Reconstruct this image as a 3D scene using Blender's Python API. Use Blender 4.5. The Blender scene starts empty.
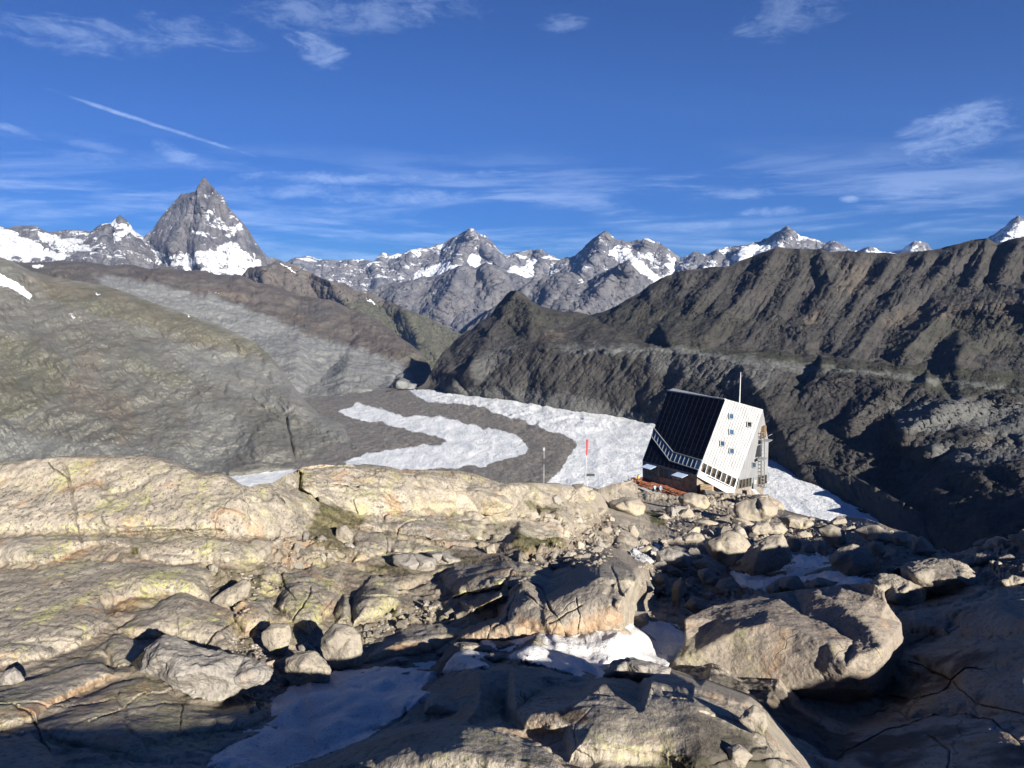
HAZE = 0.8e-5
SKY_STR = .10
SKY_TINT = (.055, .125, .262, 1)
CLOUD_COL = (3.2, 3.9, 5.0, 1)
EXPO = 1.5
import bpy, bmesh, math, random
import numpy as np
from mathutils import Vector
from mathutils.geometry import delaunay_2d_cdt

# ------------------------------------------------------------------ camera model
F = 740.0
PITCH = math.radians(7.8)
SP, CP = math.sin(PITCH), math.cos(PITCH)
SUN_AZ, SUN_EL = math.radians(33.0), math.radians(20.0)      # behind the viewer, to the right
SUN = np.array([math.sin(SUN_AZ)*math.cos(SUN_EL), -math.cos(SUN_AZ)*math.cos(SUN_EL), math.sin(SUN_EL)])
scene = bpy.context.scene
col = scene.collection
rng = np.random.RandomState(7)
random.seed(7)

def world(px, py, D):
    """a bearing (in photograph pixels) and a distance along the view axis -> metres"""
    px = np.asarray(px, float); py = np.asarray(py, float); D = np.asarray(D, float)
    x = (px-512.0)/F; y = -(py-384.0)/F
    return np.stack([x*D, (CP+y*SP)*D, (-SP+y*CP)*D], -1)

def D_of_z(px, py, z):
    y = -(np.asarray(py, float)-384.0)/F
    return z/(-SP+y*CP)

# ------------------------------------------------------------------ noise
def _h(ix, iy, iz, seed):
    h = (ix.astype(np.uint32)*np.uint32(374761393)) ^ (iy.astype(np.uint32)*np.uint32(668265263)) ^ (iz.astype(np.uint32)*np.uint32(2147483647-59)) ^ np.uint32((seed*2654435761) & 0xffffffff)
    h = (h ^ (h >> np.uint32(13)))*np.uint32(1274126177)
    h = (h ^ (h >> np.uint32(16)))*np.uint32(2246822519)
    h = h ^ (h >> np.uint32(15))
    return h
def noise3(P, seed=0):
    P = np.asarray(P, float)
    I = np.floor(P).astype(np.int64); f = P-I
    u = f*f*f*(f*(f*6-15)+10)
    I = I.astype(np.int64) & 0xffffffff
    res = 0
    for dx in (0, 1):
        wx = u[:, 0] if dx else 1-u[:, 0]
        for dy in (0, 1):
            wy = u[:, 1] if dy else 1-u[:, 1]
            for dz in (0, 1):
                wz = u[:, 2] if dz else 1-u[:, 2]
                h = _h(I[:, 0]+dx, I[:, 1]+dy, I[:, 2]+dz, seed)
                gx = (h & np.uint32(1023)).astype(float)/511.5-1
                gy = ((h >> np.uint32(10)) & np.uint32(1023)).astype(float)/511.5-1
                gz = ((h >> np.uint32(20)) & np.uint32(1023)).astype(float)/511.5-1
                res = res+wx*wy*wz*(gx*(f[:, 0]-dx)+gy*(f[:, 1]-dy)+gz*(f[:, 2]-dz))
    return res*1.1
def fbm(P, scale, octv=5, seed=0, gain=0.5, ridged=False):
    P = np.asarray(P, float)
    sh = P.shape[:-1]
    P = P.reshape(-1, 3)/np.asarray(scale, float)
    out = 0; a = 1.0; tot = 0
    for o in range(octv):
        n = noise3(P*(2.03**o)+17.3*o, seed+o*13)
        if ridged: n = 1-2.2*np.abs(n)
        out = out+a*n; tot += a; a *= gain
    return (out/tot if ridged else out).reshape(sh)
def cells(P, scale, seed=0):
    """2-D/3-D cellular noise: F2-F1 and a random value for each cell"""
    sh = P.shape[:-1]
    P = P.reshape(-1, 3)/np.asarray(scale, float)
    I = np.floor(P).astype(np.int64); f = P-I
    d1 = np.full(len(P), 9.0); d2 = np.full(len(P), 9.0); rid = np.zeros(len(P))
    for dx in (-1, 0, 1):
        for dy in (-1, 0, 1):
            for dz in (-1, 0, 1):
                J = (I+np.array([dx, dy, dz])) & 0xffffffff
                h = _h(J[:, 0], J[:, 1], J[:, 2], seed)
                ox = (h & np.uint32(1023)).astype(float)/1023
                oy = ((h >> np.uint32(10)) & np.uint32(1023)).astype(float)/1023
                oz = ((h >> np.uint32(20)) & np.uint32(1023)).astype(float)/1023
                d = np.sqrt((dx+ox-f[:, 0])**2+(dy+oy-f[:, 1])**2+(dz+oz-f[:, 2])**2)
                nearer = d < d1
                d2 = np.where(nearer, d1, np.minimum(d2, d)); rid = np.where(nearer, ox, rid); d1 = np.where(nearer, d, d1)
    return (d2-d1).reshape(sh), rid.reshape(sh)
def facets(U, V, scale, octv=4, seed=0, gain=.5):
    """piecewise flat relief: planes meeting at crisp ridges and creases"""
    out = 0; a = 1.0; z = np.zeros(U.size, np.int64)
    for o in range(octv):
        q = np.stack([U, V, U*0], -1)/(scale*2.6)
        wu = (U+.55*scale*fbm(q, 1.0, 2, seed+40+o))/scale+o*7.7; wv = (V+.55*scale*fbm(q, 1.0, 2, seed+60+o))/scale+o*3.1
        c_, s_ = math.cos(.5+o*.9), math.sin(.5+o*.9); ru = wu*c_-wv*s_; rv = wu*s_+wv*c_
        I = np.floor(ru).astype(np.int64); J = np.floor(rv).astype(np.int64); fx = ru-I; fy = rv-J
        def H(i, j): return (_h((i & 0xffffffff).ravel(), (j & 0xffffffff).ravel(), z, seed+o*17) & np.uint32(4095)).astype(float).reshape(U.shape)/2047.5-1
        v00, v10, v01, v11 = H(I, J), H(I+1, J), H(I, J+1), H(I+1, J+1)
        out = out+a*np.where(fx > fy, v00+(v10-v00)*fx+(v11-v10)*fy, v00+(v01-v00)*fy+(v11-v01)*fx)
        a *= gain; scale = scale*.5
    return out
def sstep(a, b, x):
    t = np.clip((x-a)/(b-a), 0, 1); return t*t*(3-2*t)

# ------------------------------------------------------------------ 2-D drawing helpers (bearings)
def seg_dist(X, Y, pts):
    d = np.full(X.shape, 1e9)
    for (ax, ay), (bx, by) in zip(pts[:-1], pts[1:]):
        vx, vy = bx-ax, by-ay; L = vx*vx+vy*vy+1e-9
        t = np.clip(((X-ax)*vx+(Y-ay)*vy)/L, 0, 1)
        d = np.minimum(d, np.hypot(X-ax-t*vx, Y-ay-t*vy))
    return d
def poly_sd(X, Y, pts):
    """signed distance, positive inside"""
    pts = list(pts); d = seg_dist(X, Y, pts+[pts[0]])
    ins = np.zeros(X.shape, bool)
    n = len(pts)
    for i in range(n):
        x1, y1 = pts[i]; x2, y2 = pts[(i+1) % n]
        if y1 == y2: continue
        c = ((y1 > Y) != (y2 > Y)) & (X < (x2-x1)*(Y-y1)/(y2-y1)+x1)
        ins ^= c
    return np.where(ins, d, -d)
def local(X, Y, pts, margin, fn, out):
    xs = [p[0] for p in pts]; ys = [p[1] for p in pts]
    m = (X > min(xs)-margin) & (X < max(xs)+margin) & (Y > min(ys)-margin) & (Y < max(ys)+margin)
    if m.any(): out[m] = fn(X[m], Y[m], out[m])
def stroke_tent(X, Y, out, pts, width, amp):
    local(X, Y, pts, width, lambda x, y, o: o+amp*np.maximum(0, 1-seg_dist(x, y, pts)/width), out)
def stroke_soft(X, Y, out, pts, width, amp):
    local(X, Y, pts, width*3, lambda x, y, o: o+amp*np.exp(-(seg_dist(x, y, pts)/width)**2), out)

def lin_field(ctrl):
    """piecewise linear interpolation of inverse depth over (px,py,D) points (planes stay planes)"""
    c = np.array(ctrl, float)
    q = 1/c[:, 2]
    co, ed, fa, ov, oe, of = delaunay_2d_cdt([Vector((a, b)) for a, b in c[:, :2]], [], [], 0, 1e-5)
    qq = [q[o[0]] for o in ov]
    tris = [(co[f[0]], co[f[1]], co[f[2]], qq[f[0]], qq[f[1]], qq[f[2]]) for f in fa if len(f) == 3]
    cen = c[:, :2]
    def fn(X, Y):
        Q = np.full(X.shape, np.nan)
        for a, b, d, qa, qb, qd in tris:
            det = (b.y-d.y)*(a.x-d.x)+(d.x-b.x)*(a.y-d.y)
            if abs(det) < 1e-9: continue
            m = (X >= min(a.x, b.x, d.x)-.01) & (X <= max(a.x, b.x, d.x)+.01) & (Y >= min(a.y, b.y, d.y)-.01) & (Y <= max(a.y, b.y, d.y)+.01)
            if not m.any(): continue
            x = X[m]; y = Y[m]
            l1 = ((b.y-d.y)*(x-d.x)+(d.x-b.x)*(y-d.y))/det
            l2 = ((d.y-a.y)*(x-d.x)+(a.x-d.x)*(y-d.y))/det
            l3 = 1-l1-l2
            ok = (l1 > -1e-4) & (l2 > -1e-4) & (l3 > -1e-4)
            v = Q[m]; v[ok] = (l1*qa+l2*qb+l3*qd)[ok]; Q[m] = v
        bad = np.isnan(Q)
        if bad.any():
            x = X[bad]; y = Y[bad]
            k = np.argmin((x[:, None]-cen[None, :, 0])**2+(y[:, None]-cen[None, :, 1])**2, 1)
            Q[bad] = q[k]
        return Q
    return fn
def blur(A, n):
    for _ in range(n):
        B = np.pad(A, 1, mode='edge')
        A = (B[1:-1, 1:-1]*4+B[:-2, 1:-1]*2+B[2:, 1:-1]*2+B[1:-1, :-2]*2+B[1:-1, 2:]*2+B[:-2, :-2]+B[2:, 2:]+B[:-2, 2:]+B[2:, :-2])/16
    return A

# ------------------------------------------------------------------ meshes
def mesh_from(name, V, Fc, mat, attrs=None, smooth=True, parent=None):
    me = bpy.data.meshes.new(name)
    V = np.ascontiguousarray(V, np.float32); Fc = np.ascontiguousarray(Fc, np.int32)
    k = Fc.shape[1]
    me.vertices.add(len(V)); me.vertices.foreach_set('co', V.ravel())
    me.loops.add(Fc.size); me.loops.foreach_set('vertex_index', Fc.ravel())
    me.polygons.add(len(Fc)); me.polygons.foreach_set('loop_start', np.arange(0, Fc.size, k, dtype=np.int32))
    me.polygons.foreach_set('loop_total', np.full(len(Fc), k, np.int32))
    me.polygons.foreach_set('use_smooth', np.full(len(Fc), smooth, bool))
    me.update(calc_edges=True)
    for n, a in (attrs or {}).items():
        at = me.attributes.new(n, 'FLOAT', 'POINT'); at.data.foreach_set('value', np.ascontiguousarray(a, np.float32).ravel())
    me.materials.append(mat)
    o = bpy.data.objects.new(name, me); col.objects.link(o)
    if parent: o.parent = parent
    return o
def grid_faces(nr, nc):
    i = np.arange(nr*nc).reshape(nr, nc)
    return np.stack([i[:-1, :-1], i[:-1, 1:], i[1:, 1:], i[1:, :-1]], -1).reshape(-1, 4)
def grid_normals(P):
    du = np.gradient(P, axis=1); dv = np.gradient(P, axis=0)
    n = np.cross(du, dv); n /= np.linalg.norm(n, axis=-1, keepdims=True)+1e-12
    s = np.sign(-(n*P).sum(-1, keepdims=True)); s[s == 0] = 1
    return n*s
LAST = {}
def structure(o): o['kind'] = 'structure'; return o

def sheet(name, x0, x1, top, bot, step, field, mat, relief=None, disp=None, attrs=None, nblur=2, back=0.25, jag=0.0, jseed=0, ystep=None, bdrop=0.55, keep=None, smoothn=0):
    """A landform: its surface as a relief of real distances from the skyline down, then its far slope falling away behind."""
    nc = int((x1-x0)/step)+1
    xs = np.linspace(x0, x1, nc)
    tx, ty = zip(*top); bx, by = zip(*bot)
    T = np.interp(xs, tx, ty); B = np.interp(xs, bx, by)
    if jag:
        q = np.stack([xs, xs*0, xs*0], -1)
        T = T+jag*fbm(q, 9.0, 4, jseed, .6)
    B = np.maximum(B, T+0.5)
    nr = int(np.max(B-T)/(ystep or step))+2
    t = np.linspace(0, 1, nr)[:, None]
    X = np.repeat(xs[None], nr, 0); Y = T[None]+(B-T)[None]*t
    Q = blur(field(X, Y), nblur)
    D = 1/Q
    if relief: D = D*(1+relief(X, Y, D))
    P = world(X, Y, D)
    if disp:
        B8 = P
        if smoothn: B8 = np.stack([blur(P[..., k], smoothn) for k in range(3)], -1)
        N = grid_normals(B8)
        if smoothn:
            vd = -P/np.linalg.norm(P, axis=-1, keepdims=True); N = N*.5+vd*.6+np.array([0, 0, .25]); N /= np.linalg.norm(N, axis=-1, keepdims=True)
        P = P+N*(disp(P, X, Y, D)*(.12+.88*sstep(0, 7, Y-T[None])))[..., None]
    A = {k: f(X, Y, P, D) for k, f in (attrs or {}).items()}
    LAST.update(P=P, X=X, Y=Y, D=D, T=T, B=B, x0=x0, x1=x1, nr=nr, nc=nc)
    nb = 8                                             # the far side
    rows = []
    for k in range(nb, 0, -1):
        s = k/nb
        R = P[0].copy(); h = np.linalg.norm(R[:, :2], axis=1)
        R[:, :2] *= (1+back*s); R[:, 2] -= h*back*bdrop*s
        rows.append(R)
    P = np.concatenate([np.array(rows), P], 0)
    for k in A: A[k] = np.concatenate([np.repeat(A[k][:1], nb, 0), A[k]], 0)
    Fc = grid_faces(*P.shape[:2])
    if keep is not None:
        K = np.concatenate([np.zeros((nb, nc), bool), keep(X, Y)], 0).ravel()
        Fc = Fc[K[Fc].any(1)]
    o = mesh_from(name, P.reshape(-1, 3), Fc, mat, A)
    return o

# ------------------------------------------------------------------ node helper
class NT:
    def __init__(s, name):
        s.m = bpy.data.materials.new(name); s.m.use_nodes = True
        s.t = s.m.node_tree; s.t.nodes.clear()
        s.out = s.n('ShaderNodeOutputMaterial'); s.bsdf = s.n('ShaderNodeBsdfPrincipled')
        s.t.links.new(s.bsdf.outputs[0], s.out.inputs[0])
    def n(s, ty, **kw):
        nd = s.t.nodes.new(ty)
        for k, v in kw.items(): setattr(nd, k, v)
        return nd
    def put(s, sock, v):
        if isinstance(v, bpy.types.NodeSocket): s.t.links.new(v, sock)
        elif v is not None:
            if isinstance(v, (tuple, list)) and len(v) == 3 and sock.type == 'RGBA': v = (*v, 1)
            sock.default_value = v
    def pos(s, sc=1.0, obj=False):
        if obj: o = s.n('ShaderNodeTexCoord').outputs['Object']
        else: o = s.n('ShaderNodeNewGeometry').outputs['Position']
        if sc == 1.0: return o
        m = s.n('ShaderNodeMapping'); s.put(m.inputs[0], o); m.inputs['Scale'].default_value = sc if isinstance(sc, tuple) else (sc, sc, sc)
        return m.outputs[0]
    def noise(s, v, scale, detail=6, rough=.6, dist=0.0):
        nd = s.n('ShaderNodeTexNoise'); s.put(nd.inputs['Vector'], v); nd.inputs['Scale'].default_value = scale
        nd.inputs['Detail'].default_value = detail; nd.inputs['Roughness'].default_value = rough; nd.inputs['Distortion'].default_value = dist
        return nd.outputs['Fac']
    def voro(s, v, scale, feature='F1', out='Distance', rnd=1.0):
        nd = s.n('ShaderNodeTexVoronoi', feature=feature); s.put(nd.inputs['Vector'], v); nd.inputs['Scale'].default_value = scale
        nd.inputs['Randomness'].default_value = rnd
        return nd.outputs[out]
    def ramp(s, f, a, b, lo=0.0, hi=1.0):
        nd = s.n('ShaderNodeMapRange', interpolation_type='SMOOTHSTEP'); s.put(nd.inputs[0], f)
        nd.inputs[1].default_value = a; nd.inputs[2].default_value = b; nd.inputs[3].default_value = lo; nd.inputs[4].default_value = hi
        return nd.outputs[0]
    def mix(s, f, a, b, mode='MIX'):
        nd = s.n('ShaderNodeMix', data_type='RGBA', blend_type=mode); s.put(nd.inputs[0], f); s.put(nd.inputs[6], a); s.put(nd.inputs[7], b)
        return nd.outputs[2]
    def math(s, op, a, b=0.0, c=None):
        nd = s.n('ShaderNodeMath', operation=op); s.put(nd.inputs[0], a); s.put(nd.inputs[1], b)
        if c is not None: s.put(nd.inputs[2], c)
        return nd.outputs[0]
    def attr(s, name):
        nd = s.n('ShaderNodeAttribute'); nd.attribute_name = name; return nd.outputs['Fac']
    def bump(s, h, dist, strength=1.0, nrm=None):
        nd = s.n('ShaderNodeBump'); s.put(nd.inputs['Height'], h); nd.inputs['Distance'].default_value = dist; nd.inputs['Strength'].default_value = strength
        if nrm is not None: s.put(nd.inputs['Normal'], nrm)
        return nd.outputs[0]
    def done(s, color, rough=.9, normal=None, metal=0.0, spec=.3):
        s.put(s.bsdf.inputs['Base Color'], color); s.put(s.bsdf.inputs['Roughness'], rough)
        s.bsdf.inputs['Metallic'].default_value = metal; s.bsdf.inputs['Specular IOR Level'].default_value = spec
        if normal is not None: s.put(s.bsdf.inputs['Normal'], normal)
        return s.m
def plain(name, c, rough=.6, metal=0.0, var=.12, scale=3.0, spec=.4):
    n = NT(name); p = n.pos(1.0, True)
    f = n.noise(p, scale, 5)
    c2 = tuple(x*(1-var*2) for x in c); c3 = tuple(min(1, x*(1+var)) for x in c)
    return n.done(n.mix(n.ramp(f, .3, .7), c2, c3), rough, None, metal, spec)

# ------------------------------------------------------------------ landscape materials
def mat_mountain(name, cols, wl, snowattr=True, grass=None, bumpm=8.0, ys=1.0):
    """wl: metres of the main mottling"""
    n = NT(name); p = n.pos((1, ys, 1)) if ys != 1.0 else n.pos()
    f1 = n.noise(p, 1/wl, 8, .62); f2 = n.noise(p, 5/wl, 6, .7, .3); f3 = n.noise(p, .3/wl, 4)
    c = n.mix(n.ramp(f1, .35, .65), cols[0], cols[1])
    c = n.mix(n.ramp(f2, .52, .72, 0, .75), c, cols[2])
    c = n.mix(n.ramp(f3, .4, .65, 0, .5), c, cols[3] if len(cols) > 3 else cols[1])
    if grass: c = n.mix(n.math('MULTIPLY', n.attr('grass'), n.ramp(f2, .3, .55)), c, grass)
    c = n.mix(n.attr('warm'), c, n.mix(n.ramp(f1, .35, .6), (.105, .078, .056), (.15, .124, .095)))
    c = n.mix(n.attr('pale'), c, n.mix(n.ramp(f2, .3, .65), (.15, .16, .16), (.215, .222, .215)))
    if snowattr:
        st = n.noise(n.pos((1, 1, 3.0)), 5/wl, 7, .72)
        sf = n.math('ADD', n.attr('snow'), n.math('MULTIPLY', n.math('SUBTRACT', st, .5), 1.3 if 'far' in name else .2))
        sf = n.math('ADD', sf, n.math('MULTIPLY', n.math('SUBTRACT', n.noise(p, 7/wl, 6, .7), .5), .9))
        c = n.mix(n.ramp(sf, .46, .56), c, (.80, .83, .87))
    h = n.math('ADD', n.noise(p, 2.2/wl, 9, .72), n.math('MULTIPLY', f1, .6))
    return n.done(c, .95, n.bump(h, bumpm, 1.0), 0, .1)
M_FAR = mat_mountain('far_rock', [(0.105, 0.105, 0.118), (0.215, 0.215, 0.222), (0.050, 0.050, 0.060), (0.180, 0.168, 0.155)], 230.0, bumpm=110.0)
M_MID = mat_mountain('mid_rock', [(0.078, 0.067, 0.058), (0.112, 0.098, 0.085), (0.044, 0.038, 0.034), (0.078, 0.077, 0.070)], 110.0, grass=(0.048, 0.054, 0.030), bumpm=18.0, ys=.45)
M_LEFT = mat_mountain('left_rock', [(0.1025, 0.1000, 0.0864), (0.1513, 0.1488, 0.1296), (0.0610, 0.0586, 0.0504), (0.1318, 0.1342, 0.1248)], 55.0, grass=(0.0756, 0.0756, 0.0384), bumpm=6.0, ys=.4)
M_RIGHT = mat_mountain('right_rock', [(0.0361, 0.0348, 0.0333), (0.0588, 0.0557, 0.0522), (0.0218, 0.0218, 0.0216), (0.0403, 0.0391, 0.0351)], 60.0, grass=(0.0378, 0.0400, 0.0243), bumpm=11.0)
def mat_glacier():
    n = NT('glacier_ice'); p = n.pos()
    pf = n.pos((1, .45, 1)); f1 = n.noise(pf, 1/40, 8, .65); f2 = n.noise(pf, 1/11, 6, .72, .4)
    ice = n.mix(n.ramp(f1, .38, .62), (.50, .53, .555), (.66, .68, .695))
    ice = n.mix(n.ramp(f2, .56, .70, 0, .55), ice, (.26, .31, .36))
    mor = n.mix(n.ramp(f2, .38, .62), (.11, .102, .09), (.20, .185, .162))
    mor = n.mix(n.ramp(f1, .45, .65, 0, .6), mor, (.115, .112, .105))
    k = n.math('ADD', n.attr('ice'), n.math('MULTIPLY', n.math('SUBTRACT', n.noise(p, 1/16, 8, .75), .5), .55))
    c = n.mix(n.ramp(k, .40, .60), mor, ice)
    dk = n.math('ADD', n.attr('dark'), n.math('MULTIPLY', n.math('SUBTRACT', f2, .5), .9))
    c = n.mix(n.ramp(dk, .45, .7, 0, .8), c, (.18, .17, .165))
    h = n.math('ADD', n.noise(p, 1/14, 8, .7), n.math('MULTIPLY', n.noise(p, 1/3.5, 4, .7), .3))
    return n.done(c, .75, n.bump(h, 5.0, 1.0), 0, .3)
M_GLACIER = mat_glacier()

# ------------------------------------------------------------------ foreground rock material
def mat_rock(name, obj=False, a=(.265, .234, .19), b=(.345, .308, .252), c3=(.18, .16, .135), lichen=1.0, warm=1.0, attrs=False, s=1.0, dark=1.0):
    n = NT(name); p = n.pos(1.0, obj) if obj else n.pos((1, .5, 1))
    f1 = n.noise(p, .55*s, 8, .62); f2 = n.noise(p, 3.2*s, 8, .68); f3 = n.noise(p, 14*s, 6, .7)
    f4 = n.noise(n.pos((s, s, s*.35), obj), 1.1, 5, .6, .6)
    c = n.mix(n.ramp(f1, .36, .64), a, b)
    c = n.mix(n.ramp(f2, .50, .68, 0, .7), c, c3)
    c = n.mix(n.ramp(f3, .50, .66, 0, .6), c, tuple(x*.5 for x in c3))
    wm = n.ramp(f4, .54, .70, 0, .55*warm)
    if attrs: wm = n.math('MAXIMUM', wm, n.math('MULTIPLY', n.attr('warm'), n.ramp(f2, .2, .6, .35, 1.0)))
    c = n.mix(wm, c, (.36, .215, .11))
    # lichens: grey-black specks and yellow-green crusts
    lm = n.noise(p, .42*s, 4, .55)
    area = n.ramp(lm, .38, .60)
    if attrs: area = n.attr('lichen')
    spk = n.voro(n.pos(1.0, obj), 7.5*s, 'F1'); 
    spk2 = n.noise(p, 11*s, 6, .78)
    dkm = n.math('MULTIPLY', n.ramp(spk2, .535, .58), n.math('MULTIPLY', area, lichen))
    c = n.mix(n.math('MULTIPLY', dkm, .85), c, (.075, .072, .062))
    yel = n.noise(n.pos(1.0, obj), 12.0*s, 6, .75)
    ym = n.math('MULTIPLY', n.ramp(n.math('ADD', n.math('MULTIPLY', n.noise(p, 1.3*s, 4, .6), .42), n.math('MULTIPLY', yel, .58)), .53, .575), n.math('MULTIPLY', area, .85*lichen))
    c = n.mix(ym, c, (.37, .36, .155))
    if attrs:
        g = n.math('MULTIPLY', n.attr('moss'), n.ramp(n.noise(p, 2.5, 6, .7), .30, .45))
        c = n.mix(g, c, n.mix(n.ramp(f3, .35, .6), (.045, .050, .018), (.11, .105, .045)))
        c = n.mix(n.attr('soil'), c, n.mix(n.ramp(f3, .35, .6), (.075, .055, .038), (.15, .12, .09)))
        c = n.mix(n.attr('darken'), c, (.05, .045, .038))
    else:
        info = n.n('ShaderNodeObjectInfo')
        c = n.mix(n.math('MULTIPLY', info.outputs['Random'], .55), c, n.mix(.55, c, (.20, .185, .17)))
    # fine cracks
    wv = n.n('ShaderNodeVectorMath', operation='ADD'); n.put(wv.inputs[0], p)
    sc = n.n('ShaderNodeVectorMath', operation='SCALE'); nc_ = n.n('ShaderNodeTexNoise'); n.put(nc_.inputs['Vector'], p); nc_.inputs['Scale'].default_value = 1.2*s
    n.put(sc.inputs[0], nc_.outputs['Color']); sc.inputs['Scale'].default_value = .8/s; n.put(wv.inputs[1], sc.outputs[0])
    e = n.voro(wv.outputs[0], .75*s, 'DISTANCE_TO_EDGE')
    crk = n.math('MULTIPLY', n.ramp(e, 0.0, .016, 1, 0), n.ramp(n.noise(p, .5*s, 2), .48, .62))
    c = n.mix(n.math('MULTIPLY', crk, .35), c, (.06, .05, .04))
    h = n.math('ADD', n.math('MULTIPLY', f2, .7), n.math('MULTIPLY', f3, .35))
    h = n.math('ADD', h, n.math('MULTIPLY', n.noise(p, 40*s, 4, .7), .12))
    h = n.math('SUBTRACT', h, n.math('MULTIPLY', crk, .2))
    return n.done(c, .93, n.bump(h, .10/s, .9), 0, .15)
M_GROUND = mat_rock('slab_rock', attrs=True)
M_BOULD = mat_rock('boulder_rock', obj=True, a=(.25, .222, .18), b=(.32, .285, .232), c3=(.17, .15, .125), lichen=.6)
M_GREY = mat_rock('grey_boulder_rock', obj=True, a=(.235, .22, .195), b=(.29, .27, .245), c3=(.17, .155, .14), lichen=.25, warm=.5)
M_DARKB = mat_rock('coarse_boulder_rock', obj=True, a=(.225, .19, .155), b=(.29, .25, .205), c3=(.13, .11, .09), lichen=.45, warm=.8, s=1.4)
M_SCREE = mat_rock('scree_rock', attrs=False, a=(.25, .225, .19), b=(.34, .305, .26), c3=(.19, .17, .145), lichen=.3)
def mat_snow(name='old_snow'):
    n = NT(name); p = n.pos()
    f = n.noise(p, 2.2, 6, .6); g = n.noise(p, 22, 4, .7)
    c = n.mix(n.ramp(f, .35, .65), (.60, .59, .58), (.68, .675, .66))
    c = n.mix(n.ramp(g, .52, .66, 0, .6), c, (.34, .32, .29))
    return n.done(c, .6, n.bump(n.math('ADD', f, n.math('MULTIPLY', g, .5)), .12, 1.0), 0, .3)
M_SNOW = mat_snow()
# ================================================================== THE DISTANCE
gp = lambda x, y, z: (x, y, float(D_of_z(x, y, z)))
GL_CTRL = [gp(330, 380, -440), gp(386, 380, -440), gp(440, 380, -440), gp(386, 395, -428), gp(420, 395, -425), gp(460, 400, -420), gp(510, 405, -415), gp(560, 412, -412), gp(653, 425, -410), gp(771, 460, -410), gp(900, 520, -410), gp(960, 540, -412), gp(960, 660, -412), gp(700, 660, -405), gp(300, 660, -400), gp(-100, 660, -400), gp(-100, 470, -400), gp(225, 472, -402), gp(350, 460, -405), gp(420, 437, -408), gp(340, 408, -418), gp(340, 395, -428), gp(500, 440, -408), gp(600, 450, -406), gp(450, 415, -414),
    gp(510, 380, -440), gp(560, 385, -440), gp(653, 400, -430), gp(771, 430, -430), gp(900, 470, -430), gp(1000, 500, -430), gp(-100, 430, -420), gp(225, 430, -420)]

def with_top(ctrl, top, n_):
    xs_ = [c[0] for c in ctrl[:n_]]; ds_ = [c[2] for c in ctrl[:n_]]
    return ctrl+[(x, y-2.5, float(np.interp(x, xs_, ds_))) for x, y in top]
ICE_F = lin_field(GL_CTRL)
def feet(line, step=14):
    """points where a slope meets the ice, and its foot tucked under the ice"""
    xs_, ys_ = zip(*line); n = [0]
    for i in range(1, len(line)): n.append(n[-1]+math.hypot(xs_[i]-xs_[i-1], ys_[i]-ys_[i-1]))
    s_ = np.arange(0, n[-1], step); X = np.interp(s_, n, xs_); Y = np.interp(s_, n, ys_)
    d = 1/ICE_F(X, Y)
    return [(x, y, k*1.003) for x, y, k in zip(X, Y, d)]+[(x, y+10, k*.998) for x, y, k in zip(X, Y, d)]
def far_sheet(name, x0, x1, top, depth, bot, seed, ribs=(), snowpoly=(), slope=.9, snowline=None, wl=900.0, amp=220.0, step=.6, jag=1.9, mat=None, snowbias=0.0, jagseed=None, warm=None, pale=None, grass=None):
    tx, ty = zip(*top)
    def field(X, Y):
        T = np.interp(X, tx, ty)
        d = depth(X) if callable(depth) else np.full(X.shape, float(depth))
        return 1/(d*(1-slope*np.clip(Y-T, 0, None)/740.0*2.2))
    def relief(X, Y, D):
        o = np.zeros(X.shape)
        for pts, w, a in ribs: stroke_tent(X, Y, o, pts, w, -1.6*a)
        T_ = np.interp(X, tx, ty)
        o += .0125*sstep(0, 6, Y-T_)*facets(X, (Y-T_)*.55, 17.0, 5, seed+21, .52)
        return o
    def disp(P, X, Y, D):
        r = fbm(P*np.array([1, 1, .45]), wl, 6, seed, .55, True)
        return (.45*amp*(r-.2)+amp*.5*fbm(P*np.array([1, 1, .6]), wl*.22, 5, seed+5, .65, True))
    def snow(X, Y, P, D):
        N = grid_normals(P)
        s = np.zeros(X.shape)+snowbias+.36+.25*(N[..., 2]-.5)+.62*fbm(P*np.array([1, 1, 2.6]), wl*.42, 6, seed+9, .68)
        q = np.stack([X, Y, X*0], -1)
        wx = X+6*fbm(q, 14, 4, seed+3, .6); wy = Y+5*fbm(q, 11, 4, seed+4, .6)
        for pts, v in snowpoly:
            sd = poly_sd(wx, wy, pts)
            s = np.where(sd > -2, s+v*sstep(-2, 1.0, sd), s)
        return s
    def mask(polys, sc):
        def f(X, Y, P, D):
            o = np.zeros(X.shape); q = np.stack([X, Y, X*0], -1)
            wx = X+5*fbm(q, 18, 4, 31, .6); wy = Y+4*fbm(q, 12, 4, 32, .6)
            for pts, v in (polys or ()): o = np.maximum(o, v*sstep(-3, 5, poly_sd(wx, wy, pts)))
            return o
        return f
    return structure(sheet(name, x0, x1, top, bot, step, field, mat or M_FAR, relief, disp,
        {'snow': snow, 'warm': mask(warm, 1), 'pale': mask(pale, 1), 'grass': mask(grass, 1)}, 1, .25, jag, jagseed or seed))

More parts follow.
